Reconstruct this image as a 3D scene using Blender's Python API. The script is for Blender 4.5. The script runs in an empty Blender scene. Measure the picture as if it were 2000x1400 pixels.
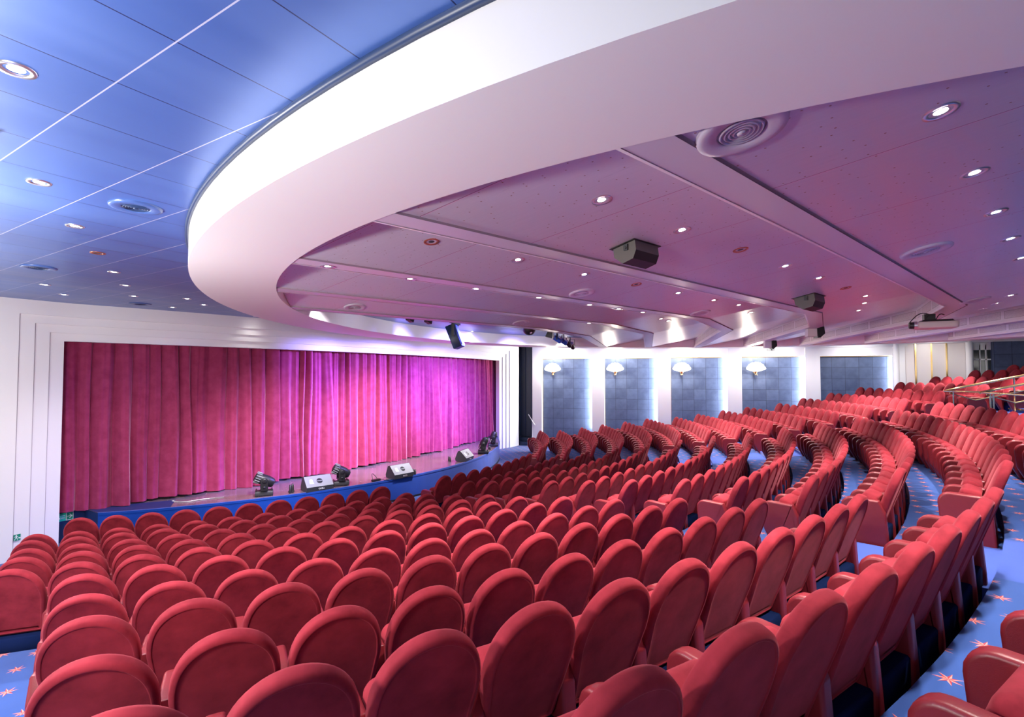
import bpy, bmesh, math, random
from math import sin, cos, pi, radians as R_, sqrt, atan2, hypot
from mathutils import Vector, Matrix

random.seed(7)
scn = bpy.context.scene
COL = scn.collection
ZO = 3.556                      # eye height above the front floor
CX, CY = 12.412, 20.939         # centre of the seating arcs
R1, DR = 12.866, .9352
HT = [2.576, 2.576, 2.425, 2.286, 2.127, 1.978, 1.823, 1.69, 1.514, 1.36, 1.151, .944, .726, .493, .28, .07, -.15, -.33]
FLOOR = [2.576 - h for h in HT]          # floor height of each row


def rowR(r): return R1 + DR * (r - 1)


# ------------------------------------------------------------------ materials
def new_mat(name):
    m = bpy.data.materials.new(name); m.use_nodes = True
    return m, m.node_tree.nodes, m.node_tree.links, m.node_tree.nodes['Principled BSDF']


def mat(name, col, rough=.5, metal=0, spec=.5, sheen=0, sheen_tint=(1, 1, 1), coat=0, noise=0, nscale=8, bump=0, bscale=200, emit=None, estr=0):
    m, N, L, b = new_mat(name)
    b.inputs['Base Color'].default_value = (*col, 1)
    b.inputs['Roughness'].default_value = rough
    b.inputs['Metallic'].default_value = metal
    b.inputs['Specular IOR Level'].default_value = spec
    if sheen:
        b.inputs['Sheen Weight'].default_value = sheen
        b.inputs['Sheen Roughness'].default_value = .35
        b.inputs['Sheen Tint'].default_value = (*sheen_tint, 1)
    if coat:
        b.inputs['Coat Weight'].default_value = coat
        b.inputs['Coat Roughness'].default_value = .2
    if emit:
        b.inputs['Emission Color'].default_value = (*emit, 1)
        b.inputs['Emission Strength'].default_value = estr
    if noise or bump:
        tc = N.new('ShaderNodeTexCoord')
    if noise:
        n = N.new('ShaderNodeTexNoise'); n.inputs['Scale'].default_value = nscale; n.inputs['Detail'].default_value = 4
        L.new(tc.outputs['Object'], n.inputs['Vector'])
        mx = N.new('ShaderNodeMix'); mx.data_type = 'RGBA'
        mx.inputs[6].default_value = (*[c * (1 - noise) for c in col], 1)
        mx.inputs[7].default_value = (*[min(1, c * (1 + noise)) for c in col], 1)
        L.new(n.outputs['Fac'], mx.inputs[0]); L.new(mx.outputs[2], b.inputs['Base Color'])
    if bump:
        n2 = N.new('ShaderNodeTexNoise'); n2.inputs['Scale'].default_value = bscale
        L.new(tc.outputs['Object'], n2.inputs['Vector'])
        bp = N.new('ShaderNodeBump'); bp.inputs['Strength'].default_value = bump; bp.inputs['Distance'].default_value = .01
        L.new(n2.outputs['Fac'], bp.inputs['Height']); L.new(bp.outputs['Normal'], b.inputs['Normal'])
    return m


class NG:
    """tiny helper to write shader maths"""
    def __init__(s, N, L): s.N, s.L = N, L

    def m(s, op, a, b=None, c=None):
        n = s.N.new('ShaderNodeMath'); n.operation = op
        for i, v in enumerate((a, b, c)):
            if v is None: continue
            if isinstance(v, (int, float)): n.inputs[i].default_value = v
            else: s.L.new(v, n.inputs[i])
        return n.outputs[0]

    def mix(s, f, a, b):
        n = s.N.new('ShaderNodeMix'); n.data_type = 'RGBA'
        for i, v in ((0, f), (6, a), (7, b)):
            if isinstance(v, tuple): n.inputs[i].default_value = (*v, 1)
            elif isinstance(v, (int, float)): n.inputs[i].default_value = v
            else: s.L.new(v, n.inputs[i])
        return n.outputs[2]


def carpet_mat(name, base, stars=True):
    m, N, L, b = new_mat(name); g = NG(N, L)
    tc = N.new('ShaderNodeTexCoord'); sp = N.new('ShaderNodeSeparateXYZ'); L.new(tc.outputs['Object'], sp.inputs[0])
    nz = N.new('ShaderNodeTexNoise'); nz.inputs['Scale'].default_value = 3; nz.inputs['Detail'].default_value = 5
    L.new(tc.outputs['Object'], nz.inputs['Vector'])
    col = g.mix(nz.outputs['Fac'], tuple(c * .8 for c in base), tuple(c * 1.25 for c in base))
    if stars:
        c_, s_ = cos(R_(3)), sin(R_(3))
        S = .40
        x = g.m('ADD', g.m('MULTIPLY', sp.outputs[0], c_ / S), g.m('MULTIPLY', sp.outputs[1], -s_ / S))
        y = g.m('ADD', g.m('MULTIPLY', sp.outputs[0], s_ / S), g.m('MULTIPLY', sp.outputs[1], c_ / S))
        y2 = g.m('MULTIPLY', y, 1.7)
        row = g.m('FLOOR', y2)
        x = g.m('ADD', x, g.m('MULTIPLY', row, .5))
        fx = g.m('SUBTRACT', g.m('FRACT', x), .5)
        fy = g.m('DIVIDE', g.m('SUBTRACT', g.m('FRACT', y2), .5), 1.7)
        rr = g.m('SQRT', g.m('ADD', g.m('MULTIPLY', fx, fx), g.m('MULTIPLY', fy, fy)))
        th = g.m('ADD', g.m('ARCTAN2', fy, fx), .35)
        NA = 7
        f_ = g.m('FRACT', g.m('MULTIPLY', th, NA / (2 * pi)))
        phi = g.m('MULTIPLY', g.m('SUBTRACT', .5, g.m('ABSOLUTE', g.m('SUBTRACT', f_, .5))), 2 * pi / NA)
        ro, ri = .185, .062
        edge = g.m('DIVIDE', ro * ri * sin(pi / NA), g.m('ADD', g.m('MULTIPLY', g.m('SINE', g.m('SUBTRACT', pi / NA, phi)), ri), g.m('MULTIPLY', g.m('SINE', phi), ro)))
        mask = g.m('LESS_THAN', rr, edge)
        tone = g.m('GREATER_THAN', f_, .5)
        star = g.mix(tone, (.42, .03, .05), (.85, .33, .29))
        col = g.mix(mask, col, star)
    L.new(col, b.inputs['Base Color'])
    b.inputs['Roughness'].default_value = .95
    b.inputs['Specular IOR Level'].default_value = .1
    b.inputs['Sheen Weight'].default_value = .25
    n2 = N.new('ShaderNodeTexNoise'); n2.inputs['Scale'].default_value = 400
    L.new(tc.outputs['Object'], n2.inputs['Vector'])
    bp = N.new('ShaderNodeBump'); bp.inputs['Strength'].default_value = .25; bp.inputs['Distance'].default_value = .005
    L.new(n2.outputs['Fac'], bp.inputs['Height']); L.new(bp.outputs['Normal'], b.inputs['Normal'])
    return m


def blue_ceiling_mat():
    m, N, L, b = new_mat('satin blue ceiling tile'); g = NG(N, L)
    tc = N.new('ShaderNodeTexCoord'); sp = N.new('ShaderNodeSeparateXYZ'); L.new(tc.outputs['Object'], sp.inputs[0])
    u = g.m('DIVIDE', g.m('SUBTRACT', sp.outputs[0], 1.11), .61)
    v = g.m('DIVIDE', g.m('SUBTRACT', sp.outputs[1], .035), .6)
    fu, fv = g.m('FRACT', u), g.m('FRACT', v)
    lu = g.m('LESS_THAN', fu, .012); lu2 = g.m('COMPARE', fu, .016, .006)
    lv = g.m('LESS_THAN', fv, .012)
    mp = N.new('ShaderNodeMapping'); mp.inputs['Scale'].default_value = (.35, 2.2, 1)
    L.new(tc.outputs['Object'], mp.inputs['Vector'])
    nz = N.new('ShaderNodeTexNoise'); nz.inputs['Scale'].default_value = 1.1; nz.inputs['Detail'].default_value = 3
    L.new(mp.outputs[0], nz.inputs['Vector'])
    col = g.mix(nz.outputs['Fac'], (.042, .115, .40), (.10, .20, .52))
    col = g.mix(lv, col, (.01, .02, .10))
    col = g.mix(lu, col, (.55, .58, .75))
    L.new(col, b.inputs['Base Color'])
    rg = g.m('ADD', .22, g.m('MULTIPLY', nz.outputs['Fac'], .22))
    L.new(rg, b.inputs['Roughness'])
    b.inputs['Specular IOR Level'].default_value = .8
    b.inputs['Metallic'].default_value = .25
    wn = N.new('ShaderNodeTexWhiteNoise'); wn.noise_dimensions = '2D'
    cb = N.new('ShaderNodeCombineXYZ'); L.new(g.m('FLOOR', u), cb.inputs[0]); L.new(g.m('FLOOR', v), cb.inputs[1])
    L.new(cb.outputs[0], wn.inputs['Vector'])
    # every tile hangs a hair out of true: tilt the normal a little, tile by tile
    sc = N.new('ShaderNodeVectorMath'); sc.operation = 'SUBTRACT'; L.new(wn.outputs['Color'], sc.inputs[0]); sc.inputs[1].default_value = (.5, .5, .5)
    s2 = N.new('ShaderNodeVectorMath'); s2.operation = 'SCALE'; L.new(sc.outputs[0], s2.inputs[0]); s2.inputs['Scale'].default_value = .022
    gm = N.new('ShaderNodeNewGeometry')
    ad = N.new('ShaderNodeVectorMath'); L.new(gm.outputs['Normal'], ad.inputs[0]); L.new(s2.outputs[0], ad.inputs[1])
    nm = N.new('ShaderNodeVectorMath'); nm.operation = 'NORMALIZE'; L.new(ad.outputs[0], nm.inputs[0])
    L.new(nm.outputs[0], b.inputs['Normal'])
    return m


def purple_mat():
    m, N, L, b = new_mat('satin mauve ceiling panel'); g = NG(N, L)
    tc = N.new('ShaderNodeTexCoord'); sp = N.new('ShaderNodeSeparateXYZ'); L.new(tc.outputs['UV'], sp.inputs[0])
    fu = g.m('FRACT', g.m('DIVIDE', sp.outputs[0], 1.12))
    dark = g.m('LESS_THAN', fu, .006)
    lite = g.m('COMPARE', fu, .010, .004)
    vo = N.new('ShaderNodeTexVoronoi'); vo.voronoi_dimensions = '2D'; vo.inputs['Scale'].default_value = 7.5
    L.new(tc.outputs['UV'], vo.inputs['Vector'])
    dots = g.m('LESS_THAN', vo.outputs['Distance'], .042)
    nz = N.new('ShaderNodeTexNoise'); nz.noise_dimensions = '2D'; nz.inputs['Scale'].default_value = .9
    L.new(tc.outputs['UV'], nz.inputs['Vector'])
    dots = g.m('MULTIPLY', dots, g.m('GREATER_THAN', nz.outputs['Fac'], .44))
    st = N.new('ShaderNodeMapping'); st.inputs['Scale'].default_value = (12, .6, 1); L.new(tc.outputs['UV'], st.inputs['Vector'])
    n2 = N.new('ShaderNodeTexNoise'); n2.noise_dimensions = '2D'; n2.inputs['Scale'].default_value = 4; L.new(st.outputs[0], n2.inputs['Vector'])
    col = g.mix(n2.outputs['Fac'], (.55, .56, .64), (.63, .63, .71))
    col = g.mix(dots, col, (.22, .09, .05))
    col = g.mix(dark, col, (.20, .08, .17))
    col = g.mix(lite, col, (.75, .55, .72))
    L.new(col, b.inputs['Base Color'])
    L.new(g.m('ADD', .24, g.m('MULTIPLY', n2.outputs['Fac'], .16)), b.inputs['Roughness'])
    b.inputs['Specular IOR Level'].default_value = .75
    b.inputs['Coat Weight'].default_value = .45; b.inputs['Coat Roughness'].default_value = .28; b.inputs['Coat IOR'].default_value = 1.6
    return m


def riser_mat():
    m, N, L, b = new_mat('white riser with perforated air grilles'); g = NG(N, L)
    tc = N.new('ShaderNodeTexCoord'); sp = N.new('ShaderNodeSeparateXYZ'); L.new(tc.outputs['UV'], sp.inputs[0])
    u = g.m('FRACT', g.m('DIVIDE', sp.outputs[0], 1.25)); v = sp.outputs[1]
    a = g.m('MULTIPLY', g.m('GREATER_THAN', u, .06), g.m('LESS_THAN', u, .94))
    c = g.m('MULTIPLY', g.m('GREATER_THAN', v, .30), g.m('LESS_THAN', v, .78))
    k = g.m('MULTIPLY', a, c)
    a2 = g.m('MULTIPLY', g.m('GREATER_THAN', u, .045), g.m('LESS_THAN', u, .955))
    c2 = g.m('MULTIPLY', g.m('GREATER_THAN', v, .27), g.m('LESS_THAN', v, .81))
    fr = g.m('SUBTRACT', g.m('MULTIPLY', a2, c2), k)
    vo = N.new('ShaderNodeTexNoise'); vo.noise_dimensions = '2D'; vo.inputs['Scale'].default_value = 14; L.new(tc.outputs['UV'], vo.inputs['Vector'])
    gr = g.mix(vo.outputs['Fac'], (.52, .46, .47), (.80, .75, .76))
    col = g.mix(k, (.84, .80, .82), gr)
    col = g.mix(fr, col, (.42, .36, .38))
    L.new(col, b.inputs['Base Color']); b.inputs['Roughness'].default_value = .45
    return m


def wall_tile_mat(name, c0, c1):
    m, N, L, b = new_mat(name); g = NG(N, L)
    tc = N.new('ShaderNodeTexCoord'); sp = N.new('ShaderNodeSeparateXYZ'); L.new(tc.outputs['UV'], sp.inputs[0])
    fu = g.m('FRACT', g.m('DIVIDE', sp.outputs[0], .52)); fv = g.m('FRACT', g.m('DIVIDE', sp.outputs[1], .5))
    ln = g.m('MAXIMUM', g.m('LESS_THAN', fu, .022), g.m('LESS_THAN', fv, .022))
    nz = N.new('ShaderNodeTexNoise'); nz.inputs['Scale'].default_value = 3.2; nz.inputs['Detail'].default_value = 6; nz.inputs['Roughness'].default_value = .65
    L.new(tc.outputs['UV'], nz.inputs['Vector'])
    wn = N.new('ShaderNodeTexWhiteNoise'); wn.noise_dimensions = '2D'
    cb = N.new('ShaderNodeCombineXYZ')
    L.new(g.m('FLOOR', g.m('DIVIDE', sp.outputs[0], .52)), cb.inputs[0]); L.new(g.m('FLOOR', g.m('DIVIDE', sp.outputs[1], .5)), cb.inputs[1])
    L.new(cb.outputs[0], wn.inputs['Vector'])
    f = g.m('ADD', g.m('MULTIPLY', nz.outputs['Fac'], .8), g.m('MULTIPLY', wn.outputs['Value'], .25))
    col = g.mix(f, c0, c1)
    col = g.mix(ln, col, tuple(c * .3 for c in c0))
    L.new(col, b.inputs['Base Color']); b.inputs['Roughness'].default_value = .6
    bp = N.new('ShaderNodeBump'); bp.inputs['Strength'].default_value = .5; bp.inputs['Distance'].default_value = .01
    L.new(g.m('SUBTRACT', 1.0, ln), bp.inputs['Height']); L.new(bp.outputs['Normal'], b.inputs['Normal'])
    return m


def velvet_mat(name, c0, c1, sheen=.5, tint=(1, .45, .5), srough=.4):
    m, N, L, b = new_mat(name); g = NG(N, L)
    tc = N.new('ShaderNodeTexCoord')
    oi = N.new('ShaderNodeObjectInfo')
    ad = N.new('ShaderNodeVectorMath'); L.new(tc.outputs['Object'], ad.inputs[0])
    cb = N.new('ShaderNodeCombineXYZ'); L.new(g.m('MULTIPLY', oi.outputs['Random'], 37.0), cb.inputs[0]); L.new(cb.outputs[0], ad.inputs[1])
    nz = N.new('ShaderNodeTexNoise'); nz.inputs['Scale'].default_value = 5; nz.inputs['Detail'].default_value = 6; nz.inputs['Roughness'].default_value = .6
    L.new(ad.outputs[0], nz.inputs['Vector'])
    cr = N.new('ShaderNodeMapRange'); cr.inputs['From Min'].default_value = .32; cr.inputs['From Max'].default_value = .68; L.new(nz.outputs['Fac'], cr.inputs['Value'])
    L.new(g.mix(cr.outputs[0], c0, c1), b.inputs['Base Color'])
    b.inputs['Roughness'].default_value = .85
    b.inputs['Specular IOR Level'].default_value = .15
    b.inputs['Sheen Weight'].default_value = sheen
    b.inputs['Sheen Roughness'].default_value = srough
    b.inputs['Sheen Tint'].default_value = (*tint, 1)
    return m


M = dict(
    brushed=mat('pale brushed metal panel', (.80, .76, .80), .3, metal=.35, noise=.12, nscale=5),
    velvet=velvet_mat('red seat velvet', (.20, .014, .024), (.36, .030, .046),   .32, (1, .26, .30)),
    leather=mat('oxblood leatherette', (.235, .018, .026), .38, spec=.5, noise=.08, nscale=30, bump=.06, bscale=180),
    curtain=velvet_mat('crimson stage curtain velvet', (.27, .026, .085), (.36, .045, .125), 1.0, (1, .72, .92), .3),
    carpet=carpet_mat('blue carpet with red stars', (.032, .085, .31)),
    plain=carpet_mat('plain blue carpet', (.05, .10, .40), False),
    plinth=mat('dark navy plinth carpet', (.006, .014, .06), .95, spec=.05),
    fascia=carpet_mat('deep blue stage facing', (.003, .046, .31), False),
    navy=mat('navy painted board', (.008, .03, .13), .5),
    blackblue=mat('dark blue lacquered recess', (.018, .035, .085), .35),
    white=mat('white painted wall', (.83, .82, .83), .5),
    ringw=mat('off white soffit paint', (.88, .87, .86), .45),
    cream=mat('cream wall panel', (.80, .74, .72), .35),
    bluec=blue_ceiling_mat(), purple=purple_mat(), riser=riser_mat(),
    lip=mat('mauve ceiling trim', (.60, .56, .66), .35, spec=.6),
    lipedge=mat('pale metal edge strip', (.93, .88, .92), .3),
    groove=mat('shadow gap', (.36, .29, .36), .7),
    tile=wall_tile_mat('slate blue suede wall tile', (.022, .036, .09), (.115, .16, .285)),
    wood=mat('worn dark stage floor', (.17, .12, .14), .2, spec=.6, noise=.5, nscale=2.5),
    black=mat('black plastic', (.012, .012, .014), .42),
    dkgrey=mat('dark grey housing', (.035, .037, .042), .5),
    grey=mat('grey painted speaker front', (.24, .25, .275), .5),
    silver=mat('silver metal', (.75, .75, .77), .28, metal=.9),
    brass=mat('polished brass', (.95, .68, .28), .2, metal=1),
    copper=mat('copper lamp trim', (.55, .20, .10), .3, metal=.8),
    navybox=mat('navy speaker housing', (.02, .045, .12), .4),
    glassdk=mat('dark window glass', (.02, .03, .035), .08, spec=.8),
    lamp=mat('lamp lens', (1, .98, .95), .3, emit=(1, .95, .88), estr=45),
    shade=mat('frosted lit glass', (1, .95, .88), .3, emit=(1, .90, .76), estr=9),
    led=mat('led strip', (1, 1, 1), .3, emit=(.93, .96, 1), estr=14),
    green=mat('green sign', (.01, .28, .17), .4), signw=mat('white sign print', (.85, .9, .88), .4),
    grille=mat('charcoal speaker grille', (.02, .016, .016), .55, noise=.4, nscale=60),
    steel=mat('white steel rail', (.8, .8, .8), .3),
)
for _k, _m in M.items():
    if _k in ('lamp', 'led'): _m.cycles.emission_sampling = 'NONE'


# ------------------------------------------------------------------ mesh builder
class MB:
    def __init__(s): s.v, s.f, s.mi, s.uv, s.sm = [], [], [], [], []

    def face(s, pts, mi=0, uv=None, smooth=False):
        i = len(s.v); s.v += [tuple(p) for p in pts]
        s.f.append(tuple(range(i, i + len(pts)))); s.mi.append(mi); s.uv.append(uv); s.sm.append(smooth)

    def grid(s, rows, mi=0, closed=False, smooth=True, uvs=None):
        n = len(rows[0]); b = len(s.v)
        for r in rows: s.v += [tuple(p) for p in r]
        for i in range(len(rows) - 1):
            for j in range(n if closed else n - 1):
                k = (j + 1) % n
                s.f.append((b + i * n + j, b + i * n + k, b + (i + 1) * n + k, b + (i + 1) * n + j)); s.mi.append(mi); s.sm.append(smooth)
                s.uv.append(None if uvs is None else [uvs[i][j], uvs[i][k], uvs[i + 1][k], uvs[i + 1][j]])
        return b

    def cap(s, b, n, mi=0, rev=False, smooth=False):
        idx = list(range(b, b + n))
        s.f.append(tuple(reversed(idx)) if rev else tuple(idx)); s.mi.append(mi); s.uv.append(None); s.sm.append(smooth)

    def box(s, c, d, mi=0, rot=None, taper=(1, 1)):
        x, y, z = d[0] / 2, d[1] / 2, d[2] / 2
        P = [Vector((sx * x * (taper[0] if sz > 0 else 1), sy * y * (taper[1] if sz > 0 else 1), sz * z)) for sz in (-1, 1) for sx, sy in ((-1, -1), (1, -1), (1, 1), (-1, 1))]
        if rot is not None: P = [rot @ p for p in P]
        P = [p + Vector(c) for p in P]; b = len(s.v); s.v += [tuple(p) for p in P]
        for q in ((3, 2, 1, 0), (4, 5, 6, 7), (0, 1, 5, 4), (1, 2, 6, 5), (2, 3, 7, 6), (3, 0, 4, 7)):
            s.f.append(tuple(b + i for i in q)); s.mi.append(mi); s.uv.append(None); s.sm.append(False)

    def tube(s, pts, r, mi=0, n=10, cap=True, radii=None):
        pts = [Vector(p) for p in pts]; rows = []
        for i, p in enumerate(pts):
            d = (pts[min(i + 1, len(pts) - 1)] - pts[max(i - 1, 0)]).normalized()
            a = Vector((0, 0, 1)) if abs(d.z) < .9 else Vector((1, 0, 0))
            x = d.cross(a).normalized(); y = d.cross(x)
            rr = r if radii is None else radii[i]
            rows.append([p + (x * cos(2 * pi * k / n) + y * sin(2 * pi * k / n)) * rr for k in range(n)])
        b = s.grid(rows, mi, True)
        if cap: s.cap(b, n, mi); s.cap(b + n * (len(rows) - 1), n, mi, True)

    def lathe(s, prof, mi=0, n=28, mtx=None, cap=True):
        mtx = mtx or Matrix()
        rows = [[mtx @ Vector((r * cos(2 * pi * k / n), r * sin(2 * pi * k / n), z)) for k in range(n)] for r, z in prof]
        b = s.grid(rows, mi, True)
        if cap:
            s.cap(b, n, mi, True); s.cap(b + n * (len(rows) - 1), n, mi)

    def slab(s, outline, layers, fmap, mi=0):
        """outline: closed 2-D polygon (ccw); layers: (inset, depth) from back to front; fmap(u, v, t) -> point"""
        n = len(outline); nor = []
        for i in range(n):
            a, c = Vector(outline[i - 1]), Vector(outline[(i + 1) % n]); d = (c - a).normalized(); nor.append(Vector((-d.y, d.x)))
        rows = [[fmap(outline[i][0] + nor[i].x * ins, outline[i][1] + nor[i].y * ins, t) for i in range(n)] for ins, t in layers]
        b = s.grid(rows, mi, True)
        s.cap(b, n, mi, True); s.cap(b + n * (len(rows) - 1), n, mi)

    def data(s, name, mats):
        me = bpy.data.meshes.new(name); me.from_pydata(s.v, [], s.f)
        for m in (mats if isinstance(mats, (list, tuple)) else [mats]): me.materials.append(m)
        me.polygons.foreach_set('material_index', s.mi); me.polygons.foreach_set('use_smooth', s.sm)
        if any(u is not None for u in s.uv):
            ul = me.uv_layers.new(name='UVMap'); k = 0
            for p, u in zip(me.polygons, s.uv):
                for j in range(p.loop_total):
                    if u is not None: ul.data[p.loop_start + j].uv = u[j]
        me.update(); return me

    def build(s, name, mats, parent=None, label=None, cat=None, group=None, kind=None, loc=None):
        return link(name, s.data(name, mats), parent, label, cat, group, kind, loc)


def tag(o, label=None, cat=None, group=None, kind=None):
    if label: o['label'] = label
    if cat: o['category'] = cat
    if group: o['group'] = group
    if kind: o['kind'] = kind
    return o


def link(name, data, parent=None, label=None, cat=None, group=None, kind=None, loc=None, rotz=0):
    o = bpy.data.objects.new(name, data); COL.objects.link(o)
    if parent: o.parent = parent
    if loc is not None: o.location = loc
    o.rotation_euler.z = rotz
    return tag(o, label, cat, group, kind)


def empty(name, loc, label, cat, group=None, rotz=0):
    o = link(name, None, None, label, cat, group, None, loc, rotz); o.empty_display_size = .1
    return o


def copy_tree(o, parent=None):
    c = o.copy(); COL.objects.link(c)
    if parent: c.parent = parent
    for ch in list(o.children): copy_tree(ch, c)
    return c


def rounded_poly(pts, n=5):
    """pts: (x, y, radius) ccw -> polygon with rounded corners"""
    out = []
    L = len(pts)
    for i in range(L):
        p = Vector(pts[i][:2]); r = pts[i][2]
        a = (Vector(pts[i - 1][:2]) - p); c = (Vector(pts[(i + 1) % L][:2]) - p)
        if r <= 0: out.append(tuple(p)); continue
        an = a.angle(c); t = min(r / math.tan(an / 2), a.length * .49, c.length * .49); r = t * math.tan(an / 2)
        a.normalize(); c.normalize()
        ctr = p + (a + c).normalized() * (r / sin(an / 2))
        s0 = p + a * t - ctr; s1 = p + c * t - ctr
        a0 = atan2(s0.y, s0.x); a1 = atan2(s1.y, s1.x); d = (a1 - a0 + pi) % (2 * pi) - pi
        out += [(ctr.x + r * cos(a0 + d * k / n), ctr.y + r * sin(a0 + d * k / n)) for k in range(n + 1)]
    return out


def bevel_layers(t0, t1, b, n=4):
    L = [(b * (1 - sin(pi / 2 * k / n)), t0 + b * (1 - cos(pi / 2 * k / n))) for k in range(n + 1)]
    return L + [(i, t0 + t1 - t) for i, t in reversed(L)]


# ------------------------------------------------------------------ camera
cam_d = bpy.data.cameras.new('camera'); cam = bpy.data.objects.new('camera', cam_d); COL.objects.link(cam)
cam_d.sensor_width = 36; cam_d.lens = 998.5 / 2000 * 36; cam_d.clip_start = .05; cam_d.clip_end = 200
yaw, pit = R_(31.62), R_(1.849)
fw = Vector((cos(yaw) * cos(pit), sin(yaw) * cos(pit), sin(pit))); rt = Vector((sin(yaw), -cos(yaw), 0)); up = rt.cross(fw)
cam.matrix_world = Matrix.Translation((0, 0, ZO)) @ Matrix((rt, up, -fw)).transposed().to_4x4()
scn.camera = cam


def depth_px(p):
    q = Vector(p) - Vector((0, 0, ZO)); d = q.dot(fw)
    if d <= .05: return None
    return 1000 + 998.5 * q.dot(rt) / d, 700 - 998.5 * q.dot(up) / d, d


# ------------------------------------------------------------------ seats
RECL = R_(19)


def seat_map(u, v, t):
    return (u, .24 - v * sin(RECL) + t * cos(RECL), .27 + v * cos(RECL) + t * sin(RECL))


def seat_meshes():
    # backrest: straight flanks, arched top
    W, Hs, H = .264, .40, .755
    ol = rounded_poly([(-W + .042, 0, .05), (W - .042, 0, .05), (W, Hs, 0), (-W, Hs, 0)], 5)
    ol = [p for p in ol if p[1] < Hs - 1e-6]
    low_l = [p for p in ol if p[0] < 0]; low_r = [p for p in ol if p[0] > 0]
    arch = [(W * cos(pi * k / 26), Hs + (H - Hs) * sin(pi * k / 26) ** .80 if 0 < k < 26 else Hs) for k in range(27)]
    outline = low_l + low_r + arch
    lay = [(.07, .005), (.036, .005), (.033, .0045), (.0315, .0), (.028, -.001), (.020, .0005), (.009, .007), (.002, .017), (0, .030), (0, .056), (.004, .070), (.014, .081), (.03, .088), (.06, .097), (.10, .103), (.14, .106)]
    b = MB(); b.slab(outline, lay, seat_map)
    back = b.data('backrest', M['velvet']); [setattr(p, 'use_smooth', p.loop_total == 4) for p in back.polygons]
    # tipped-up seat cushion
    c = MB()
    ol = rounded_poly([(-.222, .0, .05), (.222, .0, .05), (.222, .345, .07), (-.222, .345, .07)], 6)
    lay = [(.06, .125), (.025, .130), (.007, .142), (0, .16), (0, .245), (.008, .272), (.025, .292), (.045, .302), (.062, .306)]
    c.slab(ol, lay, seat_map)
    cush = c.data('seat_cushion', M['velvet']); [setattr(p, 'use_smooth', p.loop_total == 4) for p in cush.polygons]
    # arm panel
    a = MB()
    ol = rounded_poly([(.14, .0, .01), (.47, .0, .02), (.60, .26, .15), (.635, .635, .11), (.235, .625, .012), (.17, .48, .05), (.15, .2, .1)], 5)
    lay = bevel_layers(-.048, .048, .022, 4)
    a.slab(ol, lay, lambda u, v, t: (-t, u, v))
    arm = a.data('armrest', M['leather'])
    for p in arm.polygons: p.use_smooth = p.loop_total == 4
    # carpeted plinth under the seat
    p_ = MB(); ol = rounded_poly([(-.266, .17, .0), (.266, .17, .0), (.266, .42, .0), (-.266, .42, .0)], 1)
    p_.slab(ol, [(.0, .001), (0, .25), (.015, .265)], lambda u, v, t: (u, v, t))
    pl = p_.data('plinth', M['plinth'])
    return back, cush, arm, pl


BACK, CUSH, ARM, PLINTH = seat_meshes()
for me in (ARM, BACK, CUSH, PLINTH):
    bm = bmesh.new(); bm.from_mesh(me); bmesh.ops.recalc_face_normals(bm, faces=bm.faces); bm.to_mesh(me); bm.free()

ORD = ['', 'first', 'second', 'third', 'fourth', 'fifth', 'sixth', 'seventh', 'eighth', 'ninth', 'tenth', 'eleventh', 'twelfth', 'thirteenth',
       'fourteenth', 'fifteenth', 'sixteenth', 'seventeenth', 'eighteenth', 'nineteenth', 'twentieth', 'twenty-first']
LE = [-17.84, -17.38, -17.6, -17.46, -17.3, -17.6, -17.43, -17.37, -17.28, -17.12, -17.12, -16.91]
ME = [-9.71, -9.98, -10.62, -10.9, -11.3, -11.56, -11.76, -11.6, -11.83, -11.99, -11.95, -12.1, -12.3, -12.3]
LF = [-42.16, -40.55, -39.11, -37.68, -36.52, -35.6, -34.59, -33.76, -33.0, -32.32, -31.6, -30.7]
RF = [41.0, 41.1, 39.5, 39.0, 37.5, 36.7, 33.3, 33.1, 32.2, 31.6, 29.4, 29.4, 28.7, 27.9, 26.0, 25.1, 24.0, 23.3]

seats = []      # row, block, number, count, angle
for r in range(1, 19):
    st = math.degrees(.56 / rowR(r))
    if r <= 12:
        n = 12 if 2 <= r <= 6 else 11
        for k in range(n): seats.append((r, 'L', k + 1, n, LE[r - 1] + k * (LF[r - 1] - LE[r - 1]) / 10))
    if r == 13:
        for k in range(7): seats.append((r, 'L', k + 1, 7, -16.9 - k * st))
    if r <= 13:
        a = ME[r - 1]; n = round(-2 * a / st) + 1
        for k in range(n): seats.append((r, 'M', k + 1, n, a + k * (-2 * a) / (n - 1)))
    a0 = 17.3 if r < 15 else 16.6
    n = max(4, round((RF[r - 1] - a0) / st) + 1)
    for k in range(n): seats.append((r, 'R', k + 1, n, a0 + k * (RF[r - 1] - a0) / (n - 1)))


def seat_place(r, ang):
    a = R_(ang); R = rowR(r)
    return Vector((CX + R * sin(a), CY - R * cos(a), FLOOR[r - 1])), a


def score(s):
    p, a = seat_place(s[0], s[4])
    best = 0
    for dz, dy in ((.98, 0), (.6, .5), (.4, .3)):
        q = p + Vector((-sin(a) * dy, cos(a) * dy, dz)); d = depth_px(q)
        if d and -60 < d[0] < 2060 and -60 < d[1] < 1460: best = max(best, 1 / d[2] ** 2)
    return best


ranked = sorted([s for s in seats if score(s) > 0], key=lambda s: -score(s))
single = set(ranked[:300]); rest = [s for s in ranked[300:]]
seat_proto = None
GRP = {'L': 'theatre seats of the block nearest the viewer', 'M': 'theatre seats of the middle block', 'R': 'theatre seats of the far block by the panelled wall'}


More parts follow.
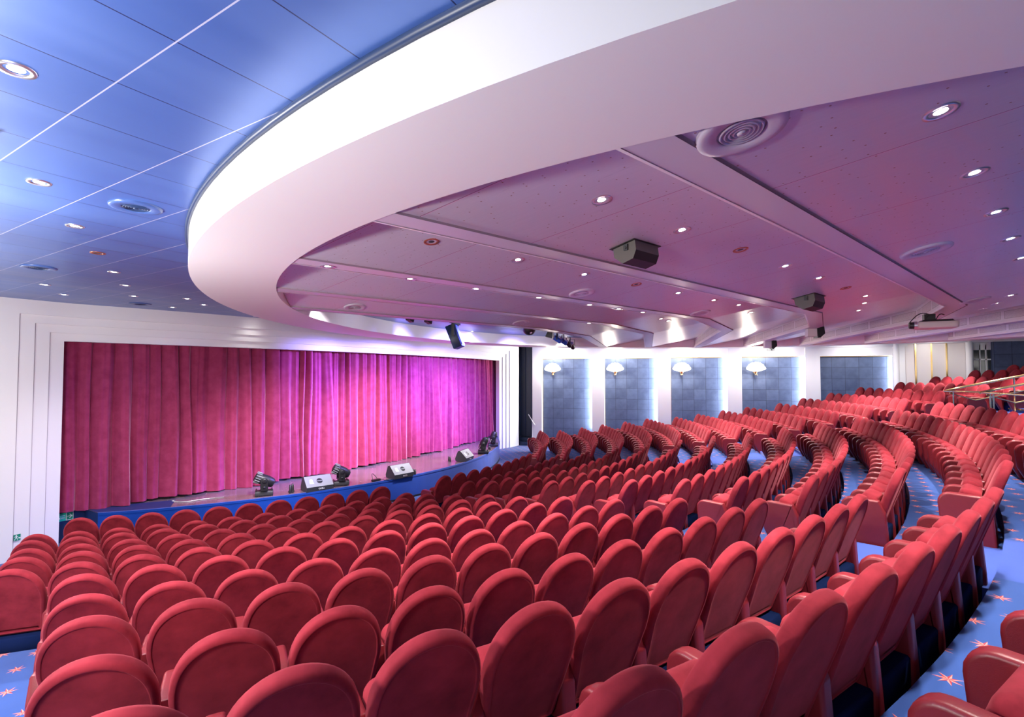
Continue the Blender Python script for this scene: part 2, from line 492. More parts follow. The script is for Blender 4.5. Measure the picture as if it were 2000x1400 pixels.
def seat_label(s):
    r, blk, k, n, _ = s
    if blk == 'L': w = ['near block', 'aisle']; e = f'{ORD[k]} from the aisle' if k > 1 else 'on the aisle'
    elif blk == 'M': e = f'{ORD[k]} from the near aisle' if k > 1 else 'on the near aisle'
    else: e = f'{ORD[k]} from the aisle' if k > 1 else 'on the aisle'
    b = {'L': 'near block', 'M': 'middle block', 'R': 'far block'}[blk]
    return f'red velvet seat, {ORD[r]} row from the stage, {b}, {e}'


for s in seats:
    if s not in single: continue
    p, a = seat_place(s[0], s[4])
    if seat_proto is None:
        o = empty('theatre_seat', p, '', '')
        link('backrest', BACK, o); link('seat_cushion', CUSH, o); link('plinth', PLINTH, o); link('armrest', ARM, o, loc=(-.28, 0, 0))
        seat_proto = o
    else:
        o = copy_tree(seat_proto)
        for ch in [c for c in o.children if c.name.startswith('armrest') and c.location.x > 0]: bpy.data.objects.remove(ch)
    o.location = p; o.rotation_euler = (0, 0, a)
    tag(o, seat_label(s), 'seat', GRP[s[1]])
    if s[2] == (1 if s[1] == 'L' else s[3]) :     # the block's right-hand end carries one more arm panel
        link('armrest', ARM, o, loc=(.28, 0, 0))

# the farther seats, past the three hundred largest, as one object
fm = MB()
src = []
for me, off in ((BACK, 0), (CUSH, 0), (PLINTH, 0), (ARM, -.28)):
    src.append(([Vector(v.co) + Vector((off, 0, 0)) for v in me.vertices], [tuple(p.vertices) for p in me.polygons], 1 if me is ARM else (2 if me is PLINTH else 0)))
endarm = ([Vector(v.co) + Vector((.28, 0, 0)) for v in ARM.vertices], [tuple(p.vertices) for p in ARM.polygons], 1)
for s in rest:
    p, a = seat_place(s[0], s[4]); T = Matrix.Translation(p) @ Matrix.Rotation(a, 4, 'Z')
    for vs, fs, mi in src + ([endarm] if s[2] == (1 if s[1] == 'L' else s[3]) else []):
        b = len(fm.v); fm.v += [tuple(T @ v) for v in vs]
        for f in fs: fm.f.append(tuple(b + i for i in f)); fm.mi.append(mi); fm.uv.append(None); fm.sm.append(len(f) == 4)
fm.build('theatre_seating', [M['velvet'], M['leather'], M['plinth']], None, 'farthest rows of red velvet theatre seats below the blue panelled wall', 'seating', None, 'stuff')

# ------------------------------------------------------------------ floor terraces
def amax(R): return 16.17 + math.degrees(math.asin(min(1, 7.45 / R)))


fl = MB()
EDGE = [3.0] + [rowR(r) - .09 for r in range(1, 19)] + [rowR(18) + 3]
HZ = [0.0] + FLOOR[1:] + [FLOOR[-1]]
AIS = (12.9, 16.5)


def sector(R0, R1_, z, a0, a1, mi):
    n = max(2, int((a1 - a0) / 1.5))
    for k in range(n):
        A, B = R_(a0 + (a1 - a0) * k / n), R_(a0 + (a1 - a0) * (k + 1) / n)
        fl.face([(CX + R0 * sin(A), CY - R0 * cos(A), z), (CX + R1_ * sin(A), CY - R1_ * cos(A), z), (CX + R1_ * sin(B), CY - R1_ * cos(B), z), (CX + R0 * sin(B), CY - R0 * cos(B), z)], mi)


def riser(R, z0, z1, a0, a1, mi):
    n = max(2, int((a1 - a0) / 1.5))
    for k in range(n):
        A, B = R_(a0 + (a1 - a0) * k / n), R_(a0 + (a1 - a0) * (k + 1) / n)
        fl.face([(CX + R * sin(A), CY - R * cos(A), z0), (CX + R * sin(A), CY - R * cos(A), z1), (CX + R * sin(B), CY - R * cos(B), z1), (CX + R * sin(B), CY - R * cos(B), z0)], mi)


for i in range(len(EDGE) - 1):
    am = amax(max(EDGE[i], 8.2)) + 1.5 if i else 75
    segs = [(-am, -AIS[1], 0), (-AIS[1], -AIS[0], 1), (-AIS[0], AIS[0], 0), (AIS[0], AIS[1], 1), (AIS[1], am, 0)] if i > 2 else [(-am, am, 0)]
    for a0, a1, mi in segs:
        sector(EDGE[i], EDGE[i + 1], HZ[i], a0, a1, mi)
        if i and HZ[i] > HZ[i - 1] + .01: riser(EDGE[i], HZ[i - 1], HZ[i], a0, a1, mi)
floor = fl.build('floor', [M['carpet'], M['plain']], None, kind='structure')

# half steps in the two aisles, brass nosing on each
for sg in (-1, 1):
    for i in range(3, 18):
        if HZ[i] - HZ[i - 1] < .13: continue
        R = EDGE[i]; zt = (HZ[i] + HZ[i - 1]) / 2
        a0, a1 = sorted((sg * AIS[0], sg * AIS[1])); n = 6
        b = MB(); b2 = MB()
        for Ra, Rb, t0, t1, bb in ((R - .36, R - .002, HZ[i - 1] + .001, zt, b), (R - .385, R - .36, zt - .035, zt + .003, b2)):
            rows = []
            for k in range(n + 1):
                A = R_(a0 + (a1 - a0) * k / n)
                rows.append([(CX + q * sin(A), CY - q * cos(A), z) for q, z in ((Ra, t0), (Ra, t1), (Rb, t1), (Rb, t0))])
            bi = bb.grid(rows, 0, True, False); bb.cap(bi, 4); bb.cap(bi + 4 * n, 4, 0, True)
        st = b.build('floor_step', M['plain'], floor)
        if HZ[i] - HZ[i - 1] > .19: b2.build('step_nosing', M['brass'], st)

# ------------------------------------------------------------------ stage
def Z(z): return z + ZO


SZ = Z(-2.93)
APR = [(4.72, 13.90), (4.72, 13.23)]
for k in range(1, 40):
    x = 4.72 + (20.1 - 4.72) * k / 40; APR.append((x, 21.95 - sqrt(11.65 ** 2 - (x - CX) ** 2)))
APR += [(20.1, 13.23), (20.1, 13.55)]
st = MB()
top = [(4.0, 13.90)] + APR + [(21.0, 13.55), (21.0, 16), (4.0, 16)]
# top as a fan of quads so that the curved edge stays clean
for i in range(1, len(top) - 4):
    a, c = top[i], top[i + 1]
    if c[0] - a[0] > 1e-6: st.face([(a[0], a[1], SZ), (c[0], c[1], SZ), (c[0], 16, SZ), (a[0], 16, SZ)], 0)
st.face([(4.0, 13.9, SZ), (4.72, 13.9, SZ), (4.72, 16, SZ), (4.0, 16, SZ)], 2)
st.face([(20.1, 13.55, SZ), (21, 13.55, SZ), (21, 16, SZ), (20.1, 16, SZ)], 2)
edge = top[:-2]
for i in range(len(edge) - 1):
    a, c = edge[i], edge[i + 1]
    mi = 1 if 1 < i < len(edge) - 4 else 2
    st.face([(a[0], a[1], 0), (c[0], c[1], 0), (c[0], c[1], SZ), (a[0], a[1], SZ)], mi)
stage = st.build('stage_floor', [M['wood'], M['fascia'], M['navy']], None, kind='structure')
# edge strip, kick board and the low navy hatch at the stage's near end
b = MB(); rows = []
for x, y in APR[1:-1]:
    rows.append([(x, y - .012, SZ - .045), (x, y - .012, SZ + .006), (x, y + .05, SZ + .006), (x, y + .05, SZ - .045)])
b.grid(rows, 0, True, False); b.build('stage_edge_strip', M['fascia'], stage)
b = MB(); rows = []
for x, y in APR[12:-4]:
    rows.append([(x, y - .03, .0), (x, y - .03, .05), (x, y + .01, .05), (x, y + .01, .0)])
b.grid(rows, 0, True, False); b.build('stage_kick_strip', M['black'], stage)
b = MB(); b.face([(4.73, 13.22, SZ + .004), (5.75, 12.42, SZ + .004), (6.15, 13.05, SZ + .004), (4.73, 13.95, SZ + .004)])
b.build('stage_hatch', M['navy'], stage)


# ------------------------------------------------------------------ proscenium frame, stepped in four
def yh(x):
    t = min(1, abs(x - CX) / 8.25); return 12.35 + 1.1 * t * t


pro = []
for k in range(4):
    w0, w1 = 8.27 + .245 * k, (8.27 + .245 * (k + 1) + .02 if k < 3 else 11.2)
    z0, z1 = .70 + .165 * k, (.70 + .165 * (k + 1) + .02 if k < 3 else 1.5)
    if k == 3: w1 = 9.85
    o = -.05 * k; dp = .20 if k == 0 else .06
    b = MB(); X = [CX - w1 + 2 * w1 * i / 64 for i in range(65)]
    b.grid([[(x, yh(x) + o, Z(z)) for x in X] for z in (z0, z1)], 0, False, True)
    b.grid([[(x, yh(x) + o + q, Z(z0)) for x in X] for q in (dp, 0)], 0, False, True)
    for sgn in (-1, 1):
        xi, xo = CX + sgn * w0, CX + sgn * w1
        if sgn < 0 and k == 3: xo = 1.0
        b.face([(xi, yh(xi) + o, 0), (xo, yh(xi) + o, 0), (xo, yh(xi) + o, Z(z0)), (xi, yh(xi) + o, Z(z0))][::(-1 if sgn > 0 else 1)])
        b.face([(xi, yh(xi) + o + dp, 0), (xi, yh(xi) + o, 0), (xi, yh(xi) + o, Z(z0)), (xi, yh(xi) + o + dp, Z(z0))])
    pro.append(b)
root = pro[3].build('wall_front', M['white'], None, kind='structure')
for k in range(3): pro[k].build('proscenium_step', M['white'], root)
# shadow lines painted as flat grey strips on the near jamb's steps
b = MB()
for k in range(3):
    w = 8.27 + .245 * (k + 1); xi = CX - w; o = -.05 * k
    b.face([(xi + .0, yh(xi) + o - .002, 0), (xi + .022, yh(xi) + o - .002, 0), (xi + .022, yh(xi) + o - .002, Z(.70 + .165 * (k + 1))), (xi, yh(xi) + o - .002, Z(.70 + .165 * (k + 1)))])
b.build('shadow_gap', mat('shadow line grey', (.42, .39, .42), .6), root)

# dark recess between proscenium and side wall
b = MB()
P0, P1 = Vector((22.2, 13.45, 0)), Vector((22.5, 12.65, 0)); n_ = Vector((.9604, .2785, 0)); dpt = n_ * .9
for a, c in ((P0 + dpt * 1.0, P1 + dpt), (P1 + dpt, P1), (P0, P0 + dpt)):
    b.face([a, c, c + Vector((0, 0, Z(1.5))), a + Vector((0, 0, Z(1.5)))])
rc = b.build('wall_recess', M['blackblue'], root, kind='structure')
for d0, h0 in ((.10, .18), (.42, .36)):
    b = MB(); q = (P0 + P1) / 2 + n_ * (d0 + .5 * (.9 - d0)); b.box((q.x, q.y, h0 / 2), (.9 - d0, .84, h0), rot=Matrix.Rotation(atan2(n_.y, n_.x), 3, 'Z')); b.build('recess_step', M['blackblue'], rc)
for f in (.35, .72):
    b = MB(); q = P0.lerp(P1, f) + n_ * .86; b.box((q.x, q.y, Z(-.9)), (.04, .03, 5.0), rot=Matrix.Rotation(atan2(n_.y, n_.x), 3, 'Z')); b.build('recess_batten', M['navy'], rc)

# ------------------------------------------------------------------ ceilings
CZ = Z(1.48)
b = MB(); b.face([(-5, -11, CZ), (-5, 15, CZ), (31, 15, CZ), (31, -11, CZ)])
b.face([(-5, -11, CZ + .1), (31, -11, CZ + .1), (31, 15, CZ + .1), (-5, 15, CZ + .1)])
b.build('ceiling', M['bluec'], None, kind='structure')

RY = .85; RO = 10.8; RA, RB = 10.0, 9.6; RZ = Z(1.124)
rg = MB(); NR = 220
rows = []
for prof in ('ot', 'ob', 'ib', 'it'):
    rr = []
    for k in range(NR):
        a = 2 * pi * k / NR; c_, s_ = cos(a), sin(a)
        if prof[0] == 'o': rr.append((CX + RO * c_, RY + RO * s_, CZ if prof == 'ot' else RZ))
        else: rr.append((CX + RA * c_, RY + RB * s_, RZ if prof == 'ib' else CZ))
    rows.append(rr)
for i in range(3): rg.grid(rows[i:i + 2], 0, True, True)
ring = rg.build('ceiling_ring', M['ringw'], None, kind='structure')
b = MB(); rows = []
for dr, z in ((.0, CZ - .001), (.0, CZ - .03), (.035, CZ - .03), (.035, CZ - .001)):
    rows.append([(CX + (RO + dr) * cos(2 * pi * k / NR), RY + (RO + dr) * sin(2 * pi * k / NR), z) for k in range(NR)])
b.grid(rows, 0, True, True); b.build('ring_trim', M['navybox'], ring)

ELL = [(CX + (RA - .004) * cos(2 * pi * k / 160), RY + (RB - .004) * sin(2 * pi * k / 160)) for k in range(160)]


def clip(poly):
    out = poly
    for i in range(len(ELL)):
        a, c = ELL[i], ELL[(i + 1) % len(ELL)]
        ex, ey = c[0] - a[0], c[1] - a[1]
        side = lambda p: ex * (p[1] - a[1]) - ey * (p[0] - a[0])
        inp, out = out, []
        for j in range(len(inp)):
            p, q = inp[j], inp[(j + 1) % len(inp)]; sp_, sq = side(p), side(q)
            if sp_ >= 0: out.append(p)
            if (sp_ >= 0) != (sq >= 0):
                t = sp_ / (sp_ - sq); out.append((p[0] + (q[0] - p[0]) * t, p[1] + (q[1] - p[1]) * t))
        if len(out) < 3: return []
    return out


def clip_seg(p, q):
    t0, t1 = 0.0, 1.0
    for i in range(len(ELL)):
        a, c = ELL[i], ELL[(i + 1) % len(ELL)]
        ex, ey = c[0] - a[0], c[1] - a[1]
        sp_ = ex * (p[1] - a[1]) - ey * (p[0] - a[0]); sq = ex * (q[1] - a[1]) - ey * (q[0] - a[0])
        if sp_ < 0 and sq < 0: return None
        if sp_ < 0: t0 = max(t0, sp_ / (sp_ - sq))
        elif sq < 0: t1 = min(t1, sp_ / (sp_ - sq))
    if t0 >= t1: return None
    L = lambda t: (p[0] + (q[0] - p[0]) * t, p[1] + (q[1] - p[1]) * t)
    return L(t0), L(t1)


QL = [6.15, 4.3, 2.28, .33, -1.68, -3.65, -5.6, -7.6]
HW = 1.5; SL = .30; LZ = 1.13; RH = 1.45; BAND = .27


def qf(x, y): return y - SL * max(0, abs(x - CX) - HW)


def yq(x, q): return q + SL * max(0, abs(x - CX) - HW)


pan, lip, ris, edg, grv = MB(), MB(), MB(), MB(), MB()
XS = [CX - 11, CX - HW, CX + HW, CX + 11]


def zpan(q, a, bq): return 1.145 + (a - BAND - .014 - q) / (a - BAND - .014 - bq) * (RH - 1.145)


for i in range(len(QL) - 1):
    a, bq = QL[i], QL[i + 1]
    for x0, x1 in zip(XS[:-1], XS[1:]):
        def quad(qa, qb): return clip([(x0, yq(x0, qb)), (x1, yq(x1, qb)), (x1, yq(x1, qa)), (x0, yq(x0, qa))])
        P = quad(a - BAND - .014, bq)
        if P:
            cs = 1.044 if abs(x0 + x1 - 2 * CX) > 1 else 1
            pan.face([(x, y, Z(zpan(qf(x, y), a, bq))) for x, y in P][::-1], 1 if (x0 > CX and i < 3) else 0, [((x - CX) * cs + (x - CX > 0) * .3 + i * .37, qf(x, y)) for x, y in P][::-1])
        P = quad(a, a - BAND)
        if P: lip.face([(x, y, Z(LZ)) for x, y in P][::-1])
        P = quad(a - BAND, a - BAND - .014)
        if P: grv.face([(x, y, Z(LZ + .02)) for x, y in P][::-1])
        P = quad(a + .012, a - .012)
        if P: edg.face([(x, y, Z(LZ - .004)) for x, y in P][::-1])
        sg = clip_seg((x0, yq(x0, a)), (x1, yq(x1, a)))
        if sg:
            (xa, ya), (xb, yb) = sg
            zt = RH if i else 1.47
            L = hypot(xb - xa, yb - ya)
            ris.face([(xa, ya, Z(LZ)), (xb, yb, Z(LZ)), (xb, yb, Z(zt)), (xa, ya, Z(zt))][::-1], 0, [(0, 0), (L, 0), (L, 1), (0, 1)][::-1])
            edg.face([(xa, ya + .012, Z(LZ - .004)), (xb, yb + .012, Z(LZ - .004)), (xb, yb + .012, Z(LZ + .03)), (xa, ya + .012, Z(LZ + .03))][::-1])
            for q in (a - BAND, a - BAND - .014):
                s2 = clip_seg((x0, yq(x0, q)), (x1, yq(x1, q)))
                if s2: grv.face([(*s2[0], Z(LZ)), (*s2[1], Z(LZ)), (*s2[1], Z(LZ + .02)), (*s2[0], Z(LZ + .02))])
sub = pan.build('ceiling', [M['purple'], M['brushed']], None, kind='structure')
lip.build('ceiling_lip', M['lip'], sub); edg.build('lip_edge', M['lipedge'], sub); ris.build('ceiling_riser', M['riser'], sub); grv.build('shadow_gap', M['groove'], sub)

# ------------------------------------------------------------------ right-hand side wall in bays
W0 = Vector((22.5, 12.65, 0)); WT = Vector((.2785, -.9604, 0)); WN = Vector((.9604, .2785, 0))


def wp(s, off, z): return W0 + WT * s + WN * off + Vector((0, 0, Z(z)))


WROT = Matrix.Rotation(atan2(WN.y, WN.x), 3, 'Z')


def wbox(b, s0, s1, o0, o1, z0, z1, mi=0):
    c = wp((s0 + s1) / 2, (o0 + o1) / 2, (z0 + z1) / 2); b.box(c, (abs(o1 - o0), abs(s1 - s0), z1 - z0), mi, WROT)


FB = -ZO
bays = [(.48, 3.09), (3.58, 6.17), (6.67, 9.25), (9.75, 12.44), (12.92, 15.77)]
w = MB()
wbox(w, 0, 16.2, .30, .40, FB, 1.5)
wbox(w, 0, 16.2, 0, .30, 1.20, 1.5)
for s0, s1 in bays:
    wbox(w, s0 - .02, s1 + .02, .06, .30, .83, 1.21)
for s0, s1 in zip([0] + [q[1] for q in bays], [q[0] for q in bays] + [16.1]):
    wbox(w, s0 + (.0 if s0 == 0 else -.10), s1, -.0, .08, FB, 1.21)      # front plate, overhanging the cove on its left
    wbox(w, s0 + .10, s1, .08, .30, FB, 1.21)
wall = w.build('wall_right', M['white'], None, kind='structure')
for s0, s1 in bays:
    b = MB(); P = [wp(s0, .285, FB), wp(s1, .285, FB), wp(s1, .285, .83), wp(s0, .285, .83)]
    b.face(P, 0, [(0, FB - .83), (s1 - s0, FB - .83), (s1 - s0, 0), (0, 0)]); b.build('blue_wall_panel', M['tile'], wall)
    b = MB(); wbox(b, s0, s1, .255, .284, .80, .828); wbox(b, s0, s0 + .018, .255, .284, FB, .81); b.build('brass_bead', M['brass'], wall)
    b = MB(); wbox(b, s1 + .02, s1 + .05, .12, .17, FB + .3, .78); b.build('cove_light_strip', M['led'], wall)
    b = MB(); wbox(b, s0 + .1, s1 - .1, .10, .14, 1.205, 1.212); b.build('header_light_strip', M['led'], wall)

# rear part of the right wall: cream panels, brass strips, round columns, opening, blue panel
XR = 27.0
b = MB(); b.box((XR + .2, -3.7, Z(-1.0)), (.1, 2.6, 5.0)); b.box((XR + .2, -10, Z(-1.0)), (.1, 12, 5.0)) if False else None
rw = b.build('wall_rear', M['cream'], None, kind='structure')
b = MB()
for y0, y1 in ((-3.14, -2.62), (-3.66, -3.19), (-4.14, -3.71), (-4.75, -4.19)): b.box((XR + .1, (y0 + y1) / 2, Z(-1.0)), (.08, y1 - y0, 5.0))
b.build('cream_wall_panel', M['cream'], rw)
for y in (-3.165, -3.685, -4.165):
    b = MB(); b.box((XR + .05, y, Z(-1.0)), (.1, .05, 5.0)); b.build('brass_strip', M['brass'], rw)
for y in (-2.50, -4.86):
    b = MB(); b.lathe([(.12, Z(-3)), (.12, Z(1.45))], 0, 24, Matrix.Translation((XR - .05, y, 0)), False); b.build('round_column', M['white'], rw)
b = MB(); P = [(XR - .2, -5.55, Z(-2)), (XR - .2, -11, Z(-2)), (XR - .2, -11, Z(1.3)), (XR - .2, -5.55, Z(1.3))]
b.face(P, 0, [(0, -3.3), (5.45, -3.3), (5.45, 0), (0, 0)]); b.face([(XR - .2, -5.55, Z(-2)), (XR + .3, -5.55, Z(-2)), (XR + .3, -5.55, Z(1.3)), (XR - .2, -5.55, Z(1.3))]); b.build('blue_wall_panel', M['tile'], rw)
b = MB(); b.box((XR + .1, -6, Z(1.4)), (.5, 9, .2)); b.build('wall_header', M['white'], rw)
wn = MB()
for y in (-4.98, -5.22, -5.40): wn.box((XR + .22, y, Z(.1)), (.06, .035, 2.2))
wn.box((XR + .22, -5.25, Z(.62)), (.06, .6, .05)); wn.box((XR + .22, -5.25, Z(1.15)), (.06, .6, .3))
win = wn.build('window_1', M['white'], None, kind='structure')
b = MB(); b.box((XR + .26, -5.27, Z(.0)), (.02, .6, 2.4)); b.build('pane', M['glassdk'], win)
b = MB(); b.tube([(XR + .1, -4.98, Z(-.12)), (XR + .1, -5.5, Z(-.10))], .02); b.build('brass_sill_rail', M['brass'], win)

# ------------------------------------------------------------------ stage curtain: two drops
def curtain(name, xa, xb, seed, label):
    rnd = random.Random(seed)
    x = xa; folds = []
    while x < xb:
        wd = min(rnd.uniform(.14, .42), xb - x + .001); folds.append((x, wd, rnd.uniform(.10, .25), rnd.uniform(.35, .65), rnd.uniform(-.14, .14))); x += wd
    cols = []
    for (fx, wd, am, pk, lean) in folds:
        n = max(8, int(wd / .018))
        for k in range(n):
            cols.append((fx, wd, am, pk, lean, k / n))
    rows = []; NZ = 16
    for j in range(NZ + 1):
        h = j / NZ; row = []
        for fx, wd, am, pk, lean, u in cols:
            w = u / pk * .5 if u < pk else .5 + (u - pk) / (1 - pk) * .5
            amp = am * (.6 + .4 * (1 - h)) * (1 + .2 * sin(fx * 5.1 + h * 4))
            y = -amp * sin(pi * w) ** .8 - .022 * (sin(2 * pi * (w * (2 + int(fx * 7) % 2)) + fx * 3) + 1) * (.5 + .5 * (1 - h)) * sin(pi * w)
            xx = fx + u * wd + lean * (1 - h) * sin(pi * u) * .45 + .012 * sin(3 * fx + 6 * h)
            t = (xx - CX) / 8.25
            yb = 12.72 + 1.22 * t * t
            hem = Z(-2.895) + .03 * sin(fx * 2.3)
            row.append((xx, yb + y, hem + (Z(.92) - hem) * h))
        rows.append(row)
    b = MB(); b.grid(rows, 0, False, True)
    o = b.build(name, M['curtain'], None, label, 'curtain', 'stage curtains')
    return o


curtain('stage_curtain', 4.0, 12.66, 3, 'crimson velvet stage curtain half nearer the EXIT arrow sign, darker folds')
curtain('stage_curtain', 12.665, 21.2, 11, 'crimson velvet stage curtain half under violet light, beside the white pilaster stack')
b = MB(); b.box((12.4, 16.2, 3), (20, .1, 8)); b.build('wall_backstage', M['navy'], None, kind='structure')

# ------------------------------------------------------------------ recessed downlights and air diffusers
def czn(x, y):
    """height and downward normal of the mauve ceiling at a plan point"""
    q = qf(x, y)
    for a, bq in zip(QL[:-1], QL[1:]):
        if bq < q <= a:
            if a - q < BAND + .014: return LZ, Vector((0, 0, -1))
            g = (RH - 1.145) / (a - BAND - .014 - bq)          # dz/dq = -g
            sx = 0 if abs(x - CX) < HW else (SL if x > CX else -SL)
            return zpan(q, a, bq), Vector((g * sx, -g, -1)).normalized()
    return 1.48, Vector((0, 0, -1))


def light_meshes(trim, lens, nm):
    a = MB(); a.lathe([(.045, .012), (.052, -.004), (.075, -.006), (.078, .004)], 0, 28, None, False)
    d = a.data('lamp_trim', trim); [setattr(p, 'use_smooth', True) for p in d.polygons]
    c = MB(); c.lathe([(.045, .006), (.03, .0), (.001, -.002)], 0, 24, None, False)
    e = c.data('lamp_lens', lens); [setattr(p, 'use_smooth', True) for p in e.polygons]
    return d, e


LM = {True: light_meshes(M['silver'], M['lamp'], 'lit'), False: light_meshes(M['copper'], M['dkgrey'], 'unlit')}
SPOTS = []


def downlight(x, y, z, nrm, lit, label, group, blue=False):
    o = empty('downlight', (x, y, Z(z)), label, 'ceiling light', group)
    o.rotation_euler = (-nrm).to_track_quat('Z', 'Y').to_euler()
    link('lamp_trim', LM[lit][0], o); link('lamp_lens', LM[lit][1], o)
    if lit: SPOTS.append((x, y, z, blue))


PL = [(3.22, -.5, 'nearest of the rear line of five'), (4.32, -.83, 'second of the rear line of five'), (5.46, -1.17, 'middle of the rear line of five'), (6.60, -1.51, 'fourth of the rear line of five'), (7.76, -1.86, 'farthest of the rear line of five'),
      (3.54, 1.40, 'left of the hexagonal ceiling speaker'), (4.65, 1.08, 'right above the hexagonal ceiling speaker'), (6.86, .40, 'before the farther ceiling speaker'), (7.95, .07, 'close above the farther ceiling speaker'),
      (4.92, 2.95, 'ahead of the hexagonal ceiling speaker'), (6.06, 2.64, 'left above the small round diffuser'), (8.23, 1.98, 'first of three beyond the small diffuser'), (9.35, 1.65, 'second of three beyond the small diffuser'), (10.24, 1.37, 'last of three beyond the small diffuser'),
      (3.50, 4.41, 'first along the thin ceiling edge'), (4.47, 4.16, 'second along the thin ceiling edge'), (5.44, 3.90, 'third along the thin ceiling edge'), (6.55, 3.57, 'fourth along the thin ceiling edge'), (7.65, 3.24, 'fifth along the thin ceiling edge'), (8.4, 3.02, 'sixth along the thin ceiling edge'), (9.07, 2.81, 'last along the thin ceiling edge'),
      (10.37, 4.41, 'alone on the foremost ceiling edge'), (10.15, -.56, 'upper of three before the white grille'), (10.85, -.58, 'middle of three before the white grille'), (11.92, -.54, 'lowest of three before the white grille'),
      (11.74, 3.22, 'left one of a pair on the pale facet'), (12.31, 3.20, 'right one of a pair on the pale facet'), (11.4, 1.3, 'beside the long slot, pale facet'),
      (10.82, -2.46, 'top of three behind the projector'), (11.96, -2.54, 'middle of three behind the projector'), (12.84, -2.53, 'bottom of three behind the projector')]
for x, y, w in PL:
    z, n = czn(x, y); downlight(x, y, z, n, True, f'lit downlight in mauve ceiling, {w}', 'lit downlights in the mauve ceiling')
for x, y, w in [(3.81, 3.27, 'nearest the white ring'), (5.72, .74, 'right of the hexagonal speaker'), (7.13, 2.30, 'beside the small diffuser'), (9.07, -.26, 'above the farther speaker')]:
    z, n = czn(x, y); downlight(x, y, z, n, False, f'unlit copper downlight in mauve ceiling, {w}', 'unlit downlights in the mauve ceiling')
for x, y, w in [(.81, 3.32, 'large, nearest the viewer'), (1.40, 5.13, 'second from the viewer'), (2.01, 6.34, 'beyond the near round diffuser'), (3.22, 8.70, 'beside the white ring'), (3.09, 10.90, 'left end of the middle row'),
                (3.80, 9.83, 'right end of the middle row'), (3.65, 11.93, 'nearest the proscenium corner'), (4.41, 11.05, 'just before the far diffuser'), (5.10, 10.54, 'upper of the last pair by the ring'),
                (5.73, 11.16, 'lower of the last pair by the ring'), (5.59, 12.16, 'close over the proscenium header'), (7.59, 12.28, 'wedged between ring and proscenium')]:
    downlight(x, y, 1.478, Vector((0, 0, -1)), True, f'lit downlight in blue ceiling, {w}', 'lit downlights in the blue ceiling', True)
downlight(2.61, 7.51, 1.478, Vector((0, 0, -1)), False, 'unlit copper downlight in blue ceiling between two lit ones', None)
for x, y, w in [(14.0, 10.2, 'over the hanging speaker'), (16.2, 9.3, 'past the hanging speaker'), (18.0, 8.6, 'next to the black dome')]:
    downlight(x, y, 1.478, Vector((0, 0, -1)), True, f'small lit downlight in bluish ceiling behind ring edge, {w}', 'lit downlights in the blue ceiling', True)


def vent(x, y, z, nrm, m, m2, label, group, sc=1.0):
    o = empty('ceiling_vent', (x, y, Z(z)), label, 'air vent', group)
    o.rotation_euler = (-nrm).to_track_quat('Z', 'Y').to_euler(); o.scale = (sc, sc, sc)
    b = MB(); b.lathe([(.10, .004), (.105, -.004), (.16, -.007), (.185, -.003), (.19, .012)], 0, 40, None, False)
    for f in b.sm: pass
    b.build('diffuser_ring', m, o)
    b = MB(); b.lathe([(.10, .01), (.10, .03)], 0, 32, None, False)
    for r in (.092, .074, .056, .038): b.lathe([(r, -.002), (r - .006, -.008), (r - .012, .006)], 0, 32, None, False)
    b.lathe([(.022, .004), (.02, -.008), (.001, -.010)], 0, 24, None, False)
    b.build('diffuser_louvre', m2, o)


GV = 'round air diffusers in the mauve ceiling'
for x, y, w, sc in [(2.64, .33, 'large, cut by the white ring edge', 1.12), (6.22, -.83, 'beside the rear line of lights', 1.1), (6.80, 3.0, 'left of the three lights', 1.0), (10.12, 2.03, 'where the pale facet begins', 1.0), (6.17, 7.04, 'on the foremost strip near the ring', 1.0), (9.98, 5.91, 'on the foremost strip, farther one', 1.0), (10.55, -1.99, 'slot like, above the projector', 1.0)]:
    z, n = czn(x, y); vent(x, y, z - .012, n, M['lip'], M['dkgrey'] if sc > 1.2 else M['lip'], f'mauve round air diffuser, {w}', GV, sc)
for x, y, w in [(2.06, 5.16, 'nearest, close to the white ring'), (2.54, 9.21, 'middle one, beyond two lights'), (4.96, 12.12, 'farthest, over the proscenium')]:
    vent(x, y, 1.47, Vector((0, 0, -1)), M['silver'] if 0 else mat('blue diffuser ring', (.06, .12, .34), .3), M['navybox'], f'blue round air diffuser, {w}', 'round air diffusers in the blue ceiling', 1.05)

o = empty('ceiling_sensor', (.93, 4.32, CZ), 'small white sensor on blue ceiling at the picture edge', 'sensor')
b = MB(); b.lathe([(.05, 0), (.05, -.02), (.03, -.05), (.001, -.06)], 0, 20, None, False); b.build('sensor_body', M['white'], o)
b = MB(); b.box((0, 0, -.07), (.05, .05, .03)); b.build('sensor_lens', M['black'], o)

